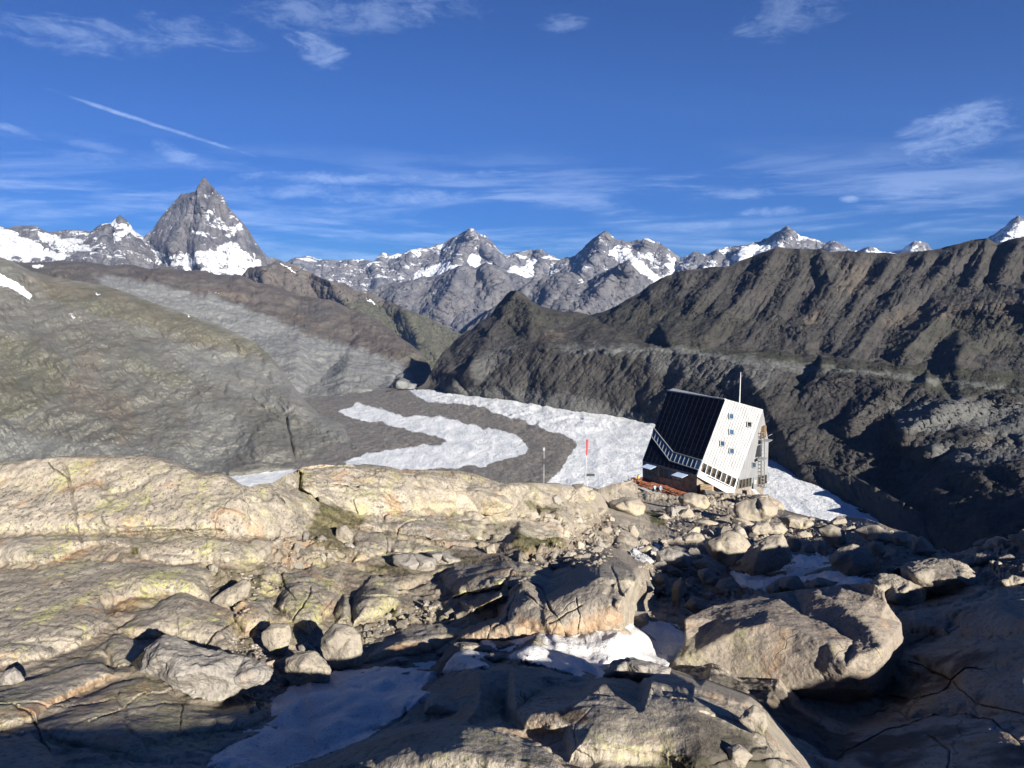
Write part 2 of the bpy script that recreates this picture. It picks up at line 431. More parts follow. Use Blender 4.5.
# -- snowy massif at the far left
far_sheet('snow_mountain', -140, 152, [(-140, 205), (-60, 215), (0, 226), (6, 229), (12, 226), (37, 226.5), (47, 232), (59, 231), (72, 230), (81, 230.5), (91, 232), (101, 224.5), (112, 222.8), (119.5, 215.3), (126.5, 220), (133, 229.7), (143, 238), (152, 246)],
    11500, [(-140, 300), (152, 300)], 11,
    ribs=[([(119, 215), (104, 240), (92, 262)], 16, .03), ([(119, 215), (133, 240), (146, 262)], 14, .02), ([(37, 227), (60, 246), (90, 262)], 14, .02)],
    snowpoly=[([(-140, 215), (0, 229), (14, 234), (40, 250), (75, 259), (45, 262), (0, 263), (-140, 262)], .9), ([(28, 229), (50, 236), (85, 244), (92, 256), (66, 254), (40, 240)], .45),
              ([(103, 224), (118, 222), (119, 226), (108, 226)], .9), ([(120, 223), (131, 229), (144, 240), (138, 238), (124, 232), (118, 242), (114, 244), (119, 230)], .8)], wl=700, amp=110, snowbias=-.16)
# -- the tall pyramid
MH = [(138, 246), (144.6, 236), (153, 230), (157, 223), (162, 216), (168, 209), (176, 200), (181.5, 194), (190, 193), (195.6, 191.5), (198, 186), (201, 181), (204, 176.7), (207, 180), (209.6, 184), (213, 187), (216.7, 191.6), (223.7, 197), (227, 205.7), (235, 215), (243, 223), (249, 231), (253.6, 239), (261.5, 250.5), (266, 255), (269, 258), (278, 259), (286, 263), (300, 266)]
far_sheet('pyramid_mountain', 138, 300, MH, lambda X: 12300+np.abs(X-214)*4, [(138, 300), (300, 300)], 23,
    ribs=[([(204, 177), (196, 192), (190, 212), (181, 228), (172, 250)], 14, .028), ([(199, 190), (204, 215), (196, 240), (199, 262)], 9, .020), ([(209, 184), (228, 212), (246, 240), (262, 262)], 14, .012), ([(182, 195), (170, 215), (160, 240)], 10, .014),
          ([(205, 200), (212, 222), (220, 250)], 7, .010)],
    snowpoly=[([(205, 190), (222, 196), (240, 222), (262, 252), (236, 248), (212, 246), (204, 225)], .10), ([(176, 256), (186, 252), (195, 258), (205, 252), (218, 252), (224, 244), (232, 244), (238, 250), (250, 254), (258, 260), (262, 270), (262, 277), (232, 276), (205, 272), (180, 268), (158, 262), (150, 256), (160, 254)], .75),
              ([(133, 254), (150, 256), (158, 264), (154, 270), (146, 266)], .7),
              ([(206, 210), (214, 212), (218, 218), (232, 226), (238, 226), (230, 232), (216, 230), (206, 224)], .36), ([(224, 236), (240, 227), (243, 226), (230, 238)], .7), ([(194, 234), (206, 233), (207, 236), (195, 237)], .6),
              ([(212, 190), (222, 193), (224, 198), (214, 196)], .35), ([(200, 195), (208, 196), (206, 200), (201, 199)], .4)],
    slope=.5, wl=520, amp=75, jag=.35, snowbias=-.33, step=.45)
# -- the long range right of the pyramid
far_sheet('snowy_mountain_range', 262, 566, [(262, 262), (274, 258), (284, 262.5), (295, 258), (307, 256), (318, 259), (331, 261), (345, 260), (362, 260), (374, 261), (378, 257), (381, 254), (402, 254), (410, 251), (421, 248), (432, 246), (443, 244), (450, 239), (456, 236), (464, 232), (469, 229), (473, 228), (477, 233), (487, 237.5), (492, 242), (496, 249), (506, 256), (512, 254), (521, 252), (531, 250), (540, 249.5), (552, 256), (566, 262)],
    17800, [(262, 315), (566, 315)], 37,
    ribs=[([(471, 229), (464, 250), (452, 275), (440, 295)], 16, .022), ([(471, 229), (484, 246), (500, 262)], 12, .02), ([(421, 248), (408, 262), (400, 280)], 14, .015), ([(520, 253), (512, 268)], 12, .014), ([(330, 261), (342, 285)], 16, .014), ([(375, 261), (380, 285)], 12, .014), ([(296, 260), (300, 285)], 12, .014), ([(540, 250), (552, 268)], 12, .012)],
    snowpoly=[([(384, 256), (402, 254), (422, 250), (420, 256), (404, 259), (390, 262)], .8), ([(412, 276), (430, 272), (442, 268), (458, 269), (452, 277), (432, 281), (414, 280)], .7), ([(471, 234), (476, 236), (479, 245), (476, 250), (472, 247), (474, 241)], .25), ([(466, 260), (478, 258), (484, 261), (474, 267), (466, 266)], .7),
              ([(488, 262), (498, 268), (520, 272), (530, 268), (545, 266), (560, 270), (560, 278), (530, 282), (508, 280), (494, 274)], .75), ([(520, 256), (530, 262), (545, 262), (560, 268), (545, 270), (528, 266)], .5), ([(306, 256), (316, 259), (322, 262), (312, 260)], .7), ([(340, 261), (364, 260), (360, 263)], .6)],
    slope=.6, wl=950, amp=210, snowbias=-.12)
# -- its right-hand neighbours
far_sheet('twin_peak_mountain', 536, 700, [(536, 262), (541, 258), (559, 259), (575, 256), (583, 249), (591, 241), (599, 235), (606, 230.6), (611, 235), (616, 239), (624, 241), (631, 242), (639, 240), (648, 238.5), (655, 241), (662.5, 245), (672, 252), (681, 258), (690, 255), (700, 256)],
    15500, [(536, 315), (700, 315)], 43,
    ribs=[([(606, 231), (600, 252), (585, 275), (570, 290)], 17, .024), ([(606, 231), (622, 250), (632, 262)], 10, .012), ([(648, 239), (640, 262), (630, 280)], 12, .018), ([(662, 245), (668, 270)], 12, .014), ([(690, 255), (692, 276)], 10, .012)],
    snowpoly=[([(608, 246), (616, 250), (628, 256), (634, 262), (648, 272), (655, 280), (652, 287), (642, 279), (630, 268), (616, 262), (604, 256)], .85), ([(644, 239), (652, 239), (650, 242)], .9), ([(666, 260), (674, 260), (672, 276), (665, 274)], .65), ([(640, 255), (655, 262), (654, 268), (640, 262)], .5), ([(688, 262), (705, 268), (700, 271), (684, 270)], .7)],
    slope=.6, wl=800, amp=180, snowbias=-.15)
far_sheet('ridge_mountain', 676, 852, [(676, 262), (684, 257), (694, 251.5), (706, 254.7), (717, 250), (728, 247), (738, 246), (747, 245), (758, 242), (769, 237.5), (777, 232), (787.5, 225.6), (793, 230), (800, 236), (810, 238), (819, 240.6), (827, 243), (834, 241), (842, 244), (852, 251)],
    14800, [(676, 300), (852, 300)], 53,
    ribs=[([(787, 226), (782, 245), (770, 262)], 15, .022), ([(787, 226), (806, 250)], 12, .012), ([(747, 245), (742, 262)], 12, .014), ([(718, 250), (712, 268)], 10, .014), ([(834, 241), (832, 256)], 9, .01)],
    snowpoly=[([(737, 249), (756, 246), (762, 249), (774, 246), (786, 246), (776, 252), (756, 258), (744, 264), (736, 262), (742, 254)], .75), ([(796, 234), (806, 238), (804, 240), (796, 238)], .9), ([(742, 262), (768, 254), (780, 252), (760, 266)], .5)],
    slope=.6, wl=700, amp=150, snowbias=-.13)
far_sheet('small_snowy_summit', 844, 952, [(844, 254), (852, 252), (859, 251.5), (865, 248), (870, 246), (876, 249), (881, 251.5), (890, 252), (899, 251), (907, 246), (915, 241), (921, 242), (927.5, 244), (932, 249), (940, 253), (952, 256)],
    16500, [(844, 275), (952, 275)], 59, ribs=[([(915, 241), (910, 256)], 10, .016), ([(870, 246), (866, 258)], 9, .012)],
    snowpoly=[([(850, 250), (862, 251), (884, 253), (900, 252), (900, 262), (850, 262)], .6), ([(900, 252), (908, 247), (912, 246), (906, 256)], .7)], slope=.6, wl=500, amp=90, snowbias=-.02)
far_sheet('white_pyramid_mountain', 950, 1150, [(950, 252), (975, 244), (987, 238), (993, 235), (999, 231), (1006, 226), (1012, 220), (1018, 215.5), (1024, 219), (1032, 224), (1045, 232), (1070, 240), (1150, 250)],
    14500, [(950, 275), (1150, 275)], 67, ribs=[([(1018, 216), (1012, 232), (1000, 245)], 14, .02), ([(1018, 216), (1034, 240)], 12, .012)],
    snowpoly=[([(992, 240), (1004, 229), (1016, 220), (1020, 226), (1014, 238), (1004, 244)], .35), ([(1016, 222), (1030, 228), (1030, 245), (1014, 240)], .4)], slope=.5, wl=600, amp=110, snowbias=-.08)
# -- darker foothills before the range
far_sheet('foothill', 355, 545, [(355, 300), (370, 290), (383, 285), (398, 283), (410, 281), (428, 277), (440, 275), (450, 270), (459, 266), (467, 265), (475, 268), (486, 263), (495, 266), (510, 272), (530, 280), (545, 290)],
    12800, [(355, 345), (545, 345)], 71, ribs=[([(462, 266), (452, 290), (440, 312)], 18, .035), ([(486, 264), (500, 290)], 14, .02), ([(410, 281), (398, 300)], 16, .02)],
    snowpoly=[([(430, 290), (440, 296), (446, 300), (436, 297)], .5)], slope=.7, wl=700, amp=130, snowbias=-.55)
far_sheet('foothill', 455, 722, [(455, 345), (466, 330), (480, 318), (500, 303), (518, 290), (537, 278), (550, 276), (560, 273), (572, 272), (580, 277), (592, 279), (602, 274), (612, 268), (620, 264), (628, 261.5), (633, 266), (640, 274), (653, 287), (668, 292), (690, 300), (722, 310)],
    10500, [(455, 365), (722, 365)], 79, ribs=[([(628, 262), (612, 282), (596, 300), (575, 318)], 26, .05), ([(572, 272), (560, 290), (540, 315)], 20, .03), ([(628, 262), (648, 300)], 18, .02), ([(537, 278), (515, 305)], 14, .02)],
    snowpoly=[([(566, 283), (580, 281), (588, 284), (578, 290), (568, 289)], .55)], slope=.7, wl=620, amp=120, snowbias=-.55)
far_sheet('valley_hill', 215, 500, [(215, 300), (235, 285), (248, 268), (262, 266), (275, 262), (296, 266), (312, 274), (330, 281), (345, 284), (355, 290), (372, 293), (386, 300), (404, 308), (420, 314), (440, 324), (456, 332), (470, 338), (500, 350)],
    8200, [(215, 385), (500, 385)], 83, ribs=[([(262, 266), (270, 290)], 14, .02), ([(330, 281), (352, 310), (380, 335)], 20, .03), ([(404, 308), (420, 340)], 20, .03)],
    snowpoly=[([(364, 301), (368, 302), (376, 308), (370, 306)], .9), ([(280, 264), (290, 268), (298, 276), (292, 274)], .9)], slope=.35, wl=520, amp=70, mat=M_MID, snowbias=-.6,
    grass=[([(330, 300), (420, 310), (500, 350), (470, 385), (400, 370), (350, 335)], .75)])
# -- brown cliff plateau with the pale debris flow
H_TOP = [(-160, 262), (-50, 262), (0, 262), (30, 263), (60, 261), (90, 262), (110, 266), (125, 264), (150, 269), (165, 267), (185, 271), (200, 270), (215, 275), (240, 275), (255, 282), (275, 286), (300, 296), (330, 300), (350, 308), (365, 314), (380, 322), (395, 334), (412, 345), (420, 352), (428, 362), (434, 378), (445, 395)]
H_CTRL = [(-160, 262, 6200), (0, 262, 6200), (60, 261, 6200), (150, 269, 6300), (200, 270, 6300), (262, 283, 6300), (300, 296, 6200), (350, 308, 5900), (380, 322, 5500), (412, 345, 4900), (428, 362, 4700), (445, 395, 3900),
    (60, 285, 5300), (150, 290, 5300), (240, 310, 5200), (300, 330, 5000), (350, 350, 4650), (395, 366, 4350),
    (60, 277, 5450), (150, 278, 5500), (240, 298, 5450), (300, 320, 5300), (350, 342, 4950), (400, 376, 4000), (428, 376, 4100), (400, 386, 3020), (345, 388, 3080),
    (-160, 300, 4000), (0, 300, 4200), (103, 320, 4300), (219, 345, 4200), (320, 385, 3600)]+[(x, y, k*1.05) for x, y, k in feet([(290, 402), (345, 399), (386, 392), (440, 388)])]
def H_relief(X, Y, D):
    o = np.zeros(X.shape); q = np.stack([X, Y*.35, X*0], -1)
    o += -.012*fbm(q, 20, 5, 5, .55, True)*sstep(0, 8, Y-np.interp(X, [0, 200, 300, 412], [262, 272, 296, 345]))
    o += .010*sstep(0, 8, Y-np.interp(X, *zip(*H_TOP)))*sstep(420, 340, Y)*facets(X, Y*1.3, 22.0, 5, 81, .55)
    return o
def poly_attr(polys, warp=(6, 22), seed=0, soft=(-3, 4)):
    def f(X, Y, P, D):
        o = np.zeros(X.shape); q = np.stack([X, Y, X*0], -1)
        wx = X+warp[0]*fbm(q, warp[1], 5, seed, .6); wy = Y+warp[0]*.7*fbm(q, warp[1]*.7, 5, seed+1, .6)
        for pts, v in polys:
            local(wx, wy, pts, 12, lambda x, y, p: np.maximum(p, v*sstep(soft[0], soft[1], poly_sd(x, y, pts))), o)
        return o
    return f
zero = lambda X, Y, P, D: np.zeros(X.shape)
structure(sheet('cliff_plateau', -160, 445, H_TOP, [(-160, 330), (219, 380), (300, 412), (386, 402), (445, 398)], .7, lin_field(with_top(H_CTRL, H_TOP, 12)), M_MID, H_relief,
    lambda P, X, Y, D: 50*(fbm(P*np.array([1, 1, .6]), 380, 7, 91, .6, True)-.2),
    {'snow': poly_attr([([(0, 279), (20, 290), (34, 300), (28, 302), (10, 293), (-20, 288)], 1), ([(12, 268), (24, 276), (20, 280)], 1), ([(34, 266), (44, 268), (42, 271), (33, 270)], 1), ([(196, 286), (206, 290), (230, 296), (260, 300), (240, 301), (206, 296)], .5)], (3, 9), 3),
     'warm': poly_attr([([(180, 292), (260, 306), (330, 335), (300, 318), (240, 296), (200, 288)], .5), ([(60, 300), (180, 310), (120, 300), (60, 290)], .4)], (8, 25), 5),
     'pale': poly_attr([([(95, 277), (130, 281), (165, 288), (215, 298), (260, 316), (320, 340), (365, 352), (402, 365), (420, 395), (345, 420), (200, 380), (110, 300)], .85)], (6, 18), 7),
     'grass': poly_attr([([(-20, 262), (60, 275), (80, 290), (20, 300), (-20, 300)], .3), ([(395, 350), (425, 362), (432, 380), (415, 372)], .5)], (6, 18), 9)}, 3, .3, .9, 5, smoothn=8))

# -- the near left hillside, scraped grey-green
I_TOP = [(-260, 235), (-100, 246), (0, 257), (14, 262), (31, 271), (53, 277), (78, 281), (103, 285), (131, 294), (150, 302), (175, 310), (196, 318), (219, 325), (238, 334), (256, 343), (270, 356), (281, 368), (292, 384), (303, 398), (311, 407), (319, 414), (334, 421), (350, 427), (368, 430), (387, 433), (404, 436), (416, 440), (422, 444)]
I_BOT = [(-260, 520), (0, 500), (225, 494), (300, 478), (345, 468), (352, 462.5), (388, 451.5), (404, 446), (418, 441), (422, 445)]
I_CTRL = [(-260, 235, 2600), (-100, 246, 3000), (0, 257, 3300), (53, 277, 3300), (103, 285, 3300), (175, 310, 3200), (219, 325, 3100), (256, 343, 3000), (281, 368, 2850), (303, 398, 2520), (319, 414, 2340), (350, 427, 2130), (387, 433, 2030), (416, 440, 1975),
    (-260, 360, 1900), (0, 300, 2850), (0, 340, 2420), (0, 380, 2080), (0, 430, 1720), (60, 310, 2880), (60, 350, 2420), (60, 400, 1980), (60, 440, 1720), (120, 335, 2750), (120, 372, 2330), (120, 410, 2000), (120, 445, 1730),
    (180, 340, 2880), (180, 372, 2520), (180, 405, 2150), (180, 440, 1800), (240, 362, 2850), (240, 392, 2420), (240, 420, 2080), (240, 448, 1800), (275, 385, 2600), (290, 412, 2230), (290, 440, 1880),
    (330, 440, 1940), (370, 441, 1960),
    (-260, 500, 1500), (0, 470, 1570), (120, 470, 1575), (0, 510, 1390), (170, 485, 1480)]+feet([(200, 474), (225, 474), (300, 469), (350, 461), (390, 451), (418, 437)])+[(x, y, k*1.003) for x, y, k in [(x, y, float(1/ICE_F(np.array([x*1.]), np.array([y*1.]))[0])) for x, y in [(421, 446)]]]
I_RIBS = [([(0, 300), (40, 345), (70, 380), (105, 410), (112, 440)], 34, -.030), ([(62, 322), (109, 347), (150, 365), (190, 380), (215, 398), (240, 425), (260, 455)], 26, -.028),
    ([(170, 348), (220, 372), (262, 384), (300, 410), (330, 432)], 18, -.018), ([(0, 390), (60, 420), (90, 450)], 22, -.02), ([(120, 385), (160, 405), (185, 440)], 16, -.012),
    ([(100, 292), (150, 318), (200, 345), (250, 365)], 14, -.010), ([(0, 262), (60, 292), (110, 310)], 14, -.012), ([(286, 420), (294, 455)], 3, .010), ([(250, 398), (286, 425), (294, 460)], 2.5, .010)]
def I_relief(X, Y, D):
    o = np.zeros(X.shape)
    for pts, w, a in I_RIBS: stroke_tent(X, Y, o, pts, w, a)
    fade = sstep(0, 25, np.interp(X, *zip(*I_BOT))-Y)*sstep(0, 12, Y-np.interp(X, *zip(*I_TOP)))
    u = X*.80-Y*.60; v = X*.60+Y*.80
    o += -.0125*fade*fbm(np.stack([u, v*.28, X*0], -1), 15, 6, 15, .62, True)
    o += -.010*fade*fbm(np.stack([X, Y, X*0], -1), 46, 4, 18, .5)
    o += -.0085*fade*fbm(np.stack([X, Y*1.25, X*0], -1), 10, 5, 19, .66, True)*sstep(-.15, .25, fbm(np.stack([X, Y, X*0], -1), 55, 3, 20))
    o += .0150*fade*facets(X+.35*Y, Y*1.1-.2*X, 34.0, 6, 61, .56)
    return o
I_BOT = [(x, y+6) for x, y in I_BOT]
structure(sheet('hillside', -260, 422, I_TOP, I_BOT, .7, lin_field(with_top(I_CTRL, I_TOP, 13)), M_LEFT, I_relief,
    lambda P, X, Y, D: (7*(fbm(P, 150, 6, 101, .6, True)-.2)+8*fbm(P*np.array([1, .4, 1]), 220, 7, 102, .55))*sstep(-4, 22, np.interp(X, *zip(*I_BOT))-Y),
    {'snow': poly_attr([([(0, 274), (18, 284), (34, 296), (30, 300), (8, 288), (-60, 280)], 1), ([(93, 291), (101, 294), (98, 297)], 1), ([(68, 313), (76, 318), (73, 319)], 1), ([(186, 314), (192, 316), (189, 318)], 1), ([(130, 333), (138, 336), (134, 337)], .8)], (2, 6), 13),
     'warm': poly_attr([([(20, 272), (60, 278), (90, 284), (110, 300), (60, 300), (30, 290)], 0.30), ([(62, 380), (85, 365), (100, 388), (128, 395), (140, 425), (125, 452), (112, 450), (118, 425), (95, 410), (70, 415)], 0.33), ([(100, 280), (250, 345), (262, 362), (200, 350), (150, 330), (110, 312)], 0.21),
        ([(215, 360), (262, 382), (300, 400), (296, 415), (250, 392), (218, 375)], 0.30), ([(160, 400), (200, 410), (240, 445), (215, 450), (175, 425)], 0.21), ([(-20, 370), (15, 375), (20, 400), (-20, 395)], 0.27), ([(70, 345), (100, 350), (105, 375), (75, 370)], 0.24), ([(120, 445), (124, 452), (108, 452)], 0.60)], (12, 20), 15),
     'pale': poly_attr([([(150, 345), (215, 350), (280, 368), (345, 390), (338, 408), (395, 428), (415, 437), (390, 450), (330, 440), (280, 410), (220, 385)], .42), ([(-20, 425), (60, 440), (160, 452), (230, 440), (230, 480), (-20, 480)], .4), ([(185, 400), (240, 418), (255, 450), (225, 462), (190, 440)], .35)], (8, 26), 17),
     'grass': poly_attr([([(40, 280), (110, 288), (180, 312), (260, 342), (300, 360), (250, 356), (150, 330), (90, 315), (50, 300)], 0.49), ([(-60, 330), (30, 340), (70, 365), (60, 395), (20, 420), (-60, 420)], 0.45), ([(110, 340), (150, 360), (190, 378), (180, 392), (130, 370)], 0.28), ([(230, 370), (290, 400), (270, 400)], 0.35)], (12, 22), 19)}, 3, .3, .5, 9, smoothn=8))

# -- the long dark ridge on the right, the bench and the moraine wall below it
R_TOP = [(386, 391), (392, 388), (405, 389), (418, 388), (424, 384), (430, 374), (436, 362), (443, 352), (450, 346), (458, 337), (467, 331), (472, 329), (478, 323), (486, 318), (491, 315), (497, 305), (502, 300), (506, 295), (511, 291), (517, 290), (523, 293), (530, 300), (538, 305), (547, 308), (556, 310), (566, 312), (578, 312), (590, 315), (600, 313), (612, 308), (622, 303), (631, 297), (640, 293), (648, 286), (656, 281), (664, 277), (676, 272), (687, 270), (700, 269), (712, 267), (725, 267), (733, 265), (737, 262), (748, 258), (760, 253), (769, 250), (776, 247), (786, 248), (800, 249), (821, 249), (830, 252), (843, 251), (870, 252.5), (896, 253.5), (915, 252), (934, 250), (950, 246), (959, 244), (972, 240), (987, 238.5), (996, 243), (1004, 242), (1012, 239), (1023, 237), (1060, 226), (1110, 222), (1170, 205), (1260, 190)]
R_BOT = [(386, 393), (406, 391), (430, 391), (459, 396), (510, 402), (560, 411), (610, 417), (653, 425), (700, 442), (771, 461), (809, 482), (840, 498), (879, 522), (900, 600), (1260, 640)]
R_CTRL = [(386, 391, 2900), (418, 388, 2930), (430, 374, 3050), (450, 346, 3400), (472, 329, 3500), (497, 305, 3600), (517, 290, 3600), (547, 308, 3500), (590, 315, 3450), (612, 308, 3400), (656, 281, 3350), (687, 270, 3300), (725, 267, 3250), (776, 247, 3250), (821, 249, 3150), (896, 253, 3050), (959, 244, 2950), (1023, 237, 2850), (1110, 222, 2700), (1260, 190, 2500),
    (455, 385, 2790), (500, 384, 2640), (556, 386, 2480), (455, 374, 2880), (500, 352, 2850), (531, 350, 2700), (560, 350, 2600), (610, 350, 2480), (653, 350, 2400), (675, 353, 2360), (740, 362, 2090), (821, 369, 1960), (865, 375, 1890), (927, 384, 1810), (1021, 394, 1740), (1260, 420, 1600),
    (500, 347, 2980), (531, 344, 2930), (560, 343, 2850), (610, 343, 2700), (653, 344, 2620), (740, 351, 2400), (821, 357, 2280), (865, 362, 2200), (927, 370, 2100), (1021, 380, 2020), (1260, 400, 1900),
    (560, 330, 3100), (612, 330, 3000), (656, 318, 3000), (700, 318, 2850), (740, 320, 2780), (821, 325, 2620), (896, 330, 2520), (960, 330, 2480), (1023, 335, 2350), (1260, 300, 2250),
    (687, 290, 3130), (776, 285, 2980), (860, 285, 2860), (950, 280, 2750), (1023, 285, 2600),
    (800, 395, 1860), (850, 400, 1790), (900, 405, 1730), (960, 410, 1670), (1023, 415, 1620), (1260, 450, 1400),
    (780, 430, 1690), (820, 440, 1640), (860, 440, 1610), (900, 440, 1570), (960, 440, 1500), (1023, 440, 1440), (800, 460, 1600), (840, 470, 1550), (880, 485, 1480), (920, 480, 1420), (960, 470, 1340), (1023, 470, 1240),
    (905, 520, 1300), (930, 530, 1200), (960, 515, 1150), (1023, 510, 1050), (960, 560, 1000), (1023, 560, 880), (1260, 520, 950), (910, 600, 1150), (1260, 640, 700)]
MOR = [(430, 383), (500, 353), (531, 350), (610, 350), (653, 350), (675, 353), (740, 362), (821, 369), (865, 375), (927, 384), (1021, 394), (1260, 420)]
R_RIBS = [([(517, 290), (500, 318), (482, 345), (470, 372)], 17, -.030), ([(517, 290), (530, 312), (545, 335)], 16, -.018), ([(478, 323), (462, 345), (448, 368)], 9, -.016), ([(545, 310), (528, 340), (512, 350)], 8, -.008),
    ([(600, 313), (572, 330), (545, 347)], 9, -.010), ([(631, 297), (612, 318), (585, 345)], 11, -.013), ([(664, 277), (642, 305), (610, 345)], 12, -.014), ([(687, 270), (682, 292), (650, 330)], 13, -.018), ([(725, 267), (716, 285), (700, 300), (668, 335)], 16, -.026), ([(776, 247), (764, 275), (745, 295), (705, 335)], 18, -.028), ([(800, 249), (800, 275), (780, 310), (742, 345)], 13, -.016), ([(821, 250), (826, 268), (832, 285), (800, 330)], 14, -.018), ([(862, 252), (850, 275), (838, 300), (806, 345)], 14, -.018),
    ([(896, 253), (880, 280), (860, 302), (832, 340)], 14, -.020), ([(930, 251), (912, 278), (890, 300)], 12, -.014), ([(959, 244), (948, 268), (920, 292)], 13, -.018), ([(987, 239), (982, 262), (972, 285)], 12, -.020), ([(1023, 237), (1008, 262), (1000, 280)], 14, -.020),
    ([(1060, 300), (1000, 305), (945, 312), (925, 330), (905, 350)], 20, -.055), ([(905, 300), (880, 315), (866, 335), (850, 358)], 16, -.030), ([(1100, 318), (1010, 330), (965, 345), (955, 360)], 15, -.030),
    ([(1060, 398), (985, 392), (965, 402), (930, 420), (905, 432)], 22, -.055), ([(925, 388), (890, 392), (868, 402), (850, 425)], 16, -.030), ([(1060, 440), (1000, 432), (960, 440), (925, 452)], 14, -.035), ([(1080, 480), (1000, 470), (950, 478), (925, 500)], 16, -.03), ([(806, 425), (787, 445)], 3, -.006)]
def R_relief(X, Y, D):
    o = np.zeros(X.shape)
    for pts, w, a in R_RIBS: stroke_tent(X, Y, o, pts, w, a)
    mor = np.interp(X, *zip(*MOR)); top = np.interp(X, *zip(*R_TOP)); bot = np.interp(X, *zip(*R_BOT))
    # gullies above the bench run down to the left
    up = sstep(2, 22, mor-10-Y)*sstep(0, 10, Y-top)
    u = X*.84+Y*.54; v = -X*.54+Y*.84
    o += -.0125*up*fbm(np.stack([u, v*.11, X*0], -1), 17, 7, 25, .66, True)
    # fluted moraine wall under the bench
    lo = sstep(0, 7, Y-mor-1)*sstep(0, 30, bot-Y)*sstep(900, 760, X)
    u = X*.80+Y*.60; v = -X*.60+Y*.80
    o += -.0090*lo*(fbm(np.stack([u, v*.10, X*0], -1), 9, 4, 35, .6, True)-.2)*(.35+.65*sstep(48, 8, Y-mor))
    # broken bench and slabs further right
    rt = sstep(800, 880, X)*sstep(0, 10, Y-mor)
    q = np.stack([X*.55, Y*1.25, X*0], -1)
    o += -.022*rt*fbm(q, 26, 6, 45, .58, True)
    o += -.010*fbm(np.stack([X, Y, X*0], -1), 60, 4, 48, .5)*sstep(0, 10, Y-top)
    o += .0050*sstep(0, 8, Y-top)*sstep(0, 18, bot-Y)*facets(X+.5*Y, (Y-.3*X)*.7, 20.0, 5, 71, .55)
    return o
R_CTRL += feet([(386, 393), (406, 391), (430, 391), (459, 396), (510, 402), (560, 411), (610, 417), (653, 425), (700, 442), (771, 461), (809, 482), (840, 498), (879, 522)])
R_BOT = [(x, y+7) for x, y in R_BOT]
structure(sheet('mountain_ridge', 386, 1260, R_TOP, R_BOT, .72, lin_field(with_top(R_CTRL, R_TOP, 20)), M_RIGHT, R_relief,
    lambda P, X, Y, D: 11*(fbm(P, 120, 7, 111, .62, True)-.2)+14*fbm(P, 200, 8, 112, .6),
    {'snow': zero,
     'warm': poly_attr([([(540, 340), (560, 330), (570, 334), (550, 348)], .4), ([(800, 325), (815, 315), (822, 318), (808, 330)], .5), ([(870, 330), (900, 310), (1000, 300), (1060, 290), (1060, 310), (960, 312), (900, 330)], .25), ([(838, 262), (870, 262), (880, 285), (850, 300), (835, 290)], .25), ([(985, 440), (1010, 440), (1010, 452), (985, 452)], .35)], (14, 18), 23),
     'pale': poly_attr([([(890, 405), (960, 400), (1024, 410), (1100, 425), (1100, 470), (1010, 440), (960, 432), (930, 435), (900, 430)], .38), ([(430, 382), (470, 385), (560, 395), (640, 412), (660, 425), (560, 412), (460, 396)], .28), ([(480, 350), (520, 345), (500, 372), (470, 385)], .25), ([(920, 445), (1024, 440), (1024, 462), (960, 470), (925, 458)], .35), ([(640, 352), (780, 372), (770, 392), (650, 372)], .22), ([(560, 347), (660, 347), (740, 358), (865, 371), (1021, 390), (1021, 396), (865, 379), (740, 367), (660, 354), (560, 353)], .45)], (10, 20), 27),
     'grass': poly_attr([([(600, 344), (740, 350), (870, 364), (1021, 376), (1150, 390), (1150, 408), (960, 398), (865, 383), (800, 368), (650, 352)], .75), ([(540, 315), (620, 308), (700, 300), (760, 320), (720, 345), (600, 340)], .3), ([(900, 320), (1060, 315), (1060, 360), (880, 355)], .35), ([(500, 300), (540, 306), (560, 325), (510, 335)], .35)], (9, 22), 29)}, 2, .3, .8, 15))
# moraine crest between the ice and the gorge
M_TOP = [(745, 436), (771, 443), (785, 448), (797, 453), (815, 460), (830, 466), (855, 477), (870, 484), (885, 492), (905, 503), (918, 511), (923, 520), (928, 532), (935, 548), (950, 570)]
M_CTRL = [(745, 436, 1830), (771, 443, 1750), (797, 453, 1640), (830, 466, 1530), (855, 477, 1440), (885, 492, 1320), (918, 511, 1200), (928, 532, 1145), (950, 570, 1050),
    gp(900, 555, -412), gp(950, 640, -412), (860, 500, 1375), (890, 515, 1250), (905, 530, 1180)]
M_CTRL += feet([(745, 455), (771, 461), (809, 482), (840, 498), (879, 522)])
def Mo_relief(X, Y, D):
    u = X*.45+Y*.9; v = X*.9-Y*.45
    return -.006*fbm(np.stack([v, u*.3, X*0], -1), 9, 5, 55, .6, True)*sstep(0, 8, Y-np.interp(X, *zip(*M_TOP)))
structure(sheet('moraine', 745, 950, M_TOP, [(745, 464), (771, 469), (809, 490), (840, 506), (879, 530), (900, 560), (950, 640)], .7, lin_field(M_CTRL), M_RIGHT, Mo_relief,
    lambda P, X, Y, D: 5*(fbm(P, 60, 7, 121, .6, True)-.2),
    {'snow': zero, 'warm': poly_attr([([(780, 460), (850, 490), (900, 525), (860, 510)], .15)], (8, 18), 3), 'pale': lambda X, Y, P, D: np.full(X.shape, .06), 'grass': zero}, 2, .12, .6, 21, bdrop=1.0))

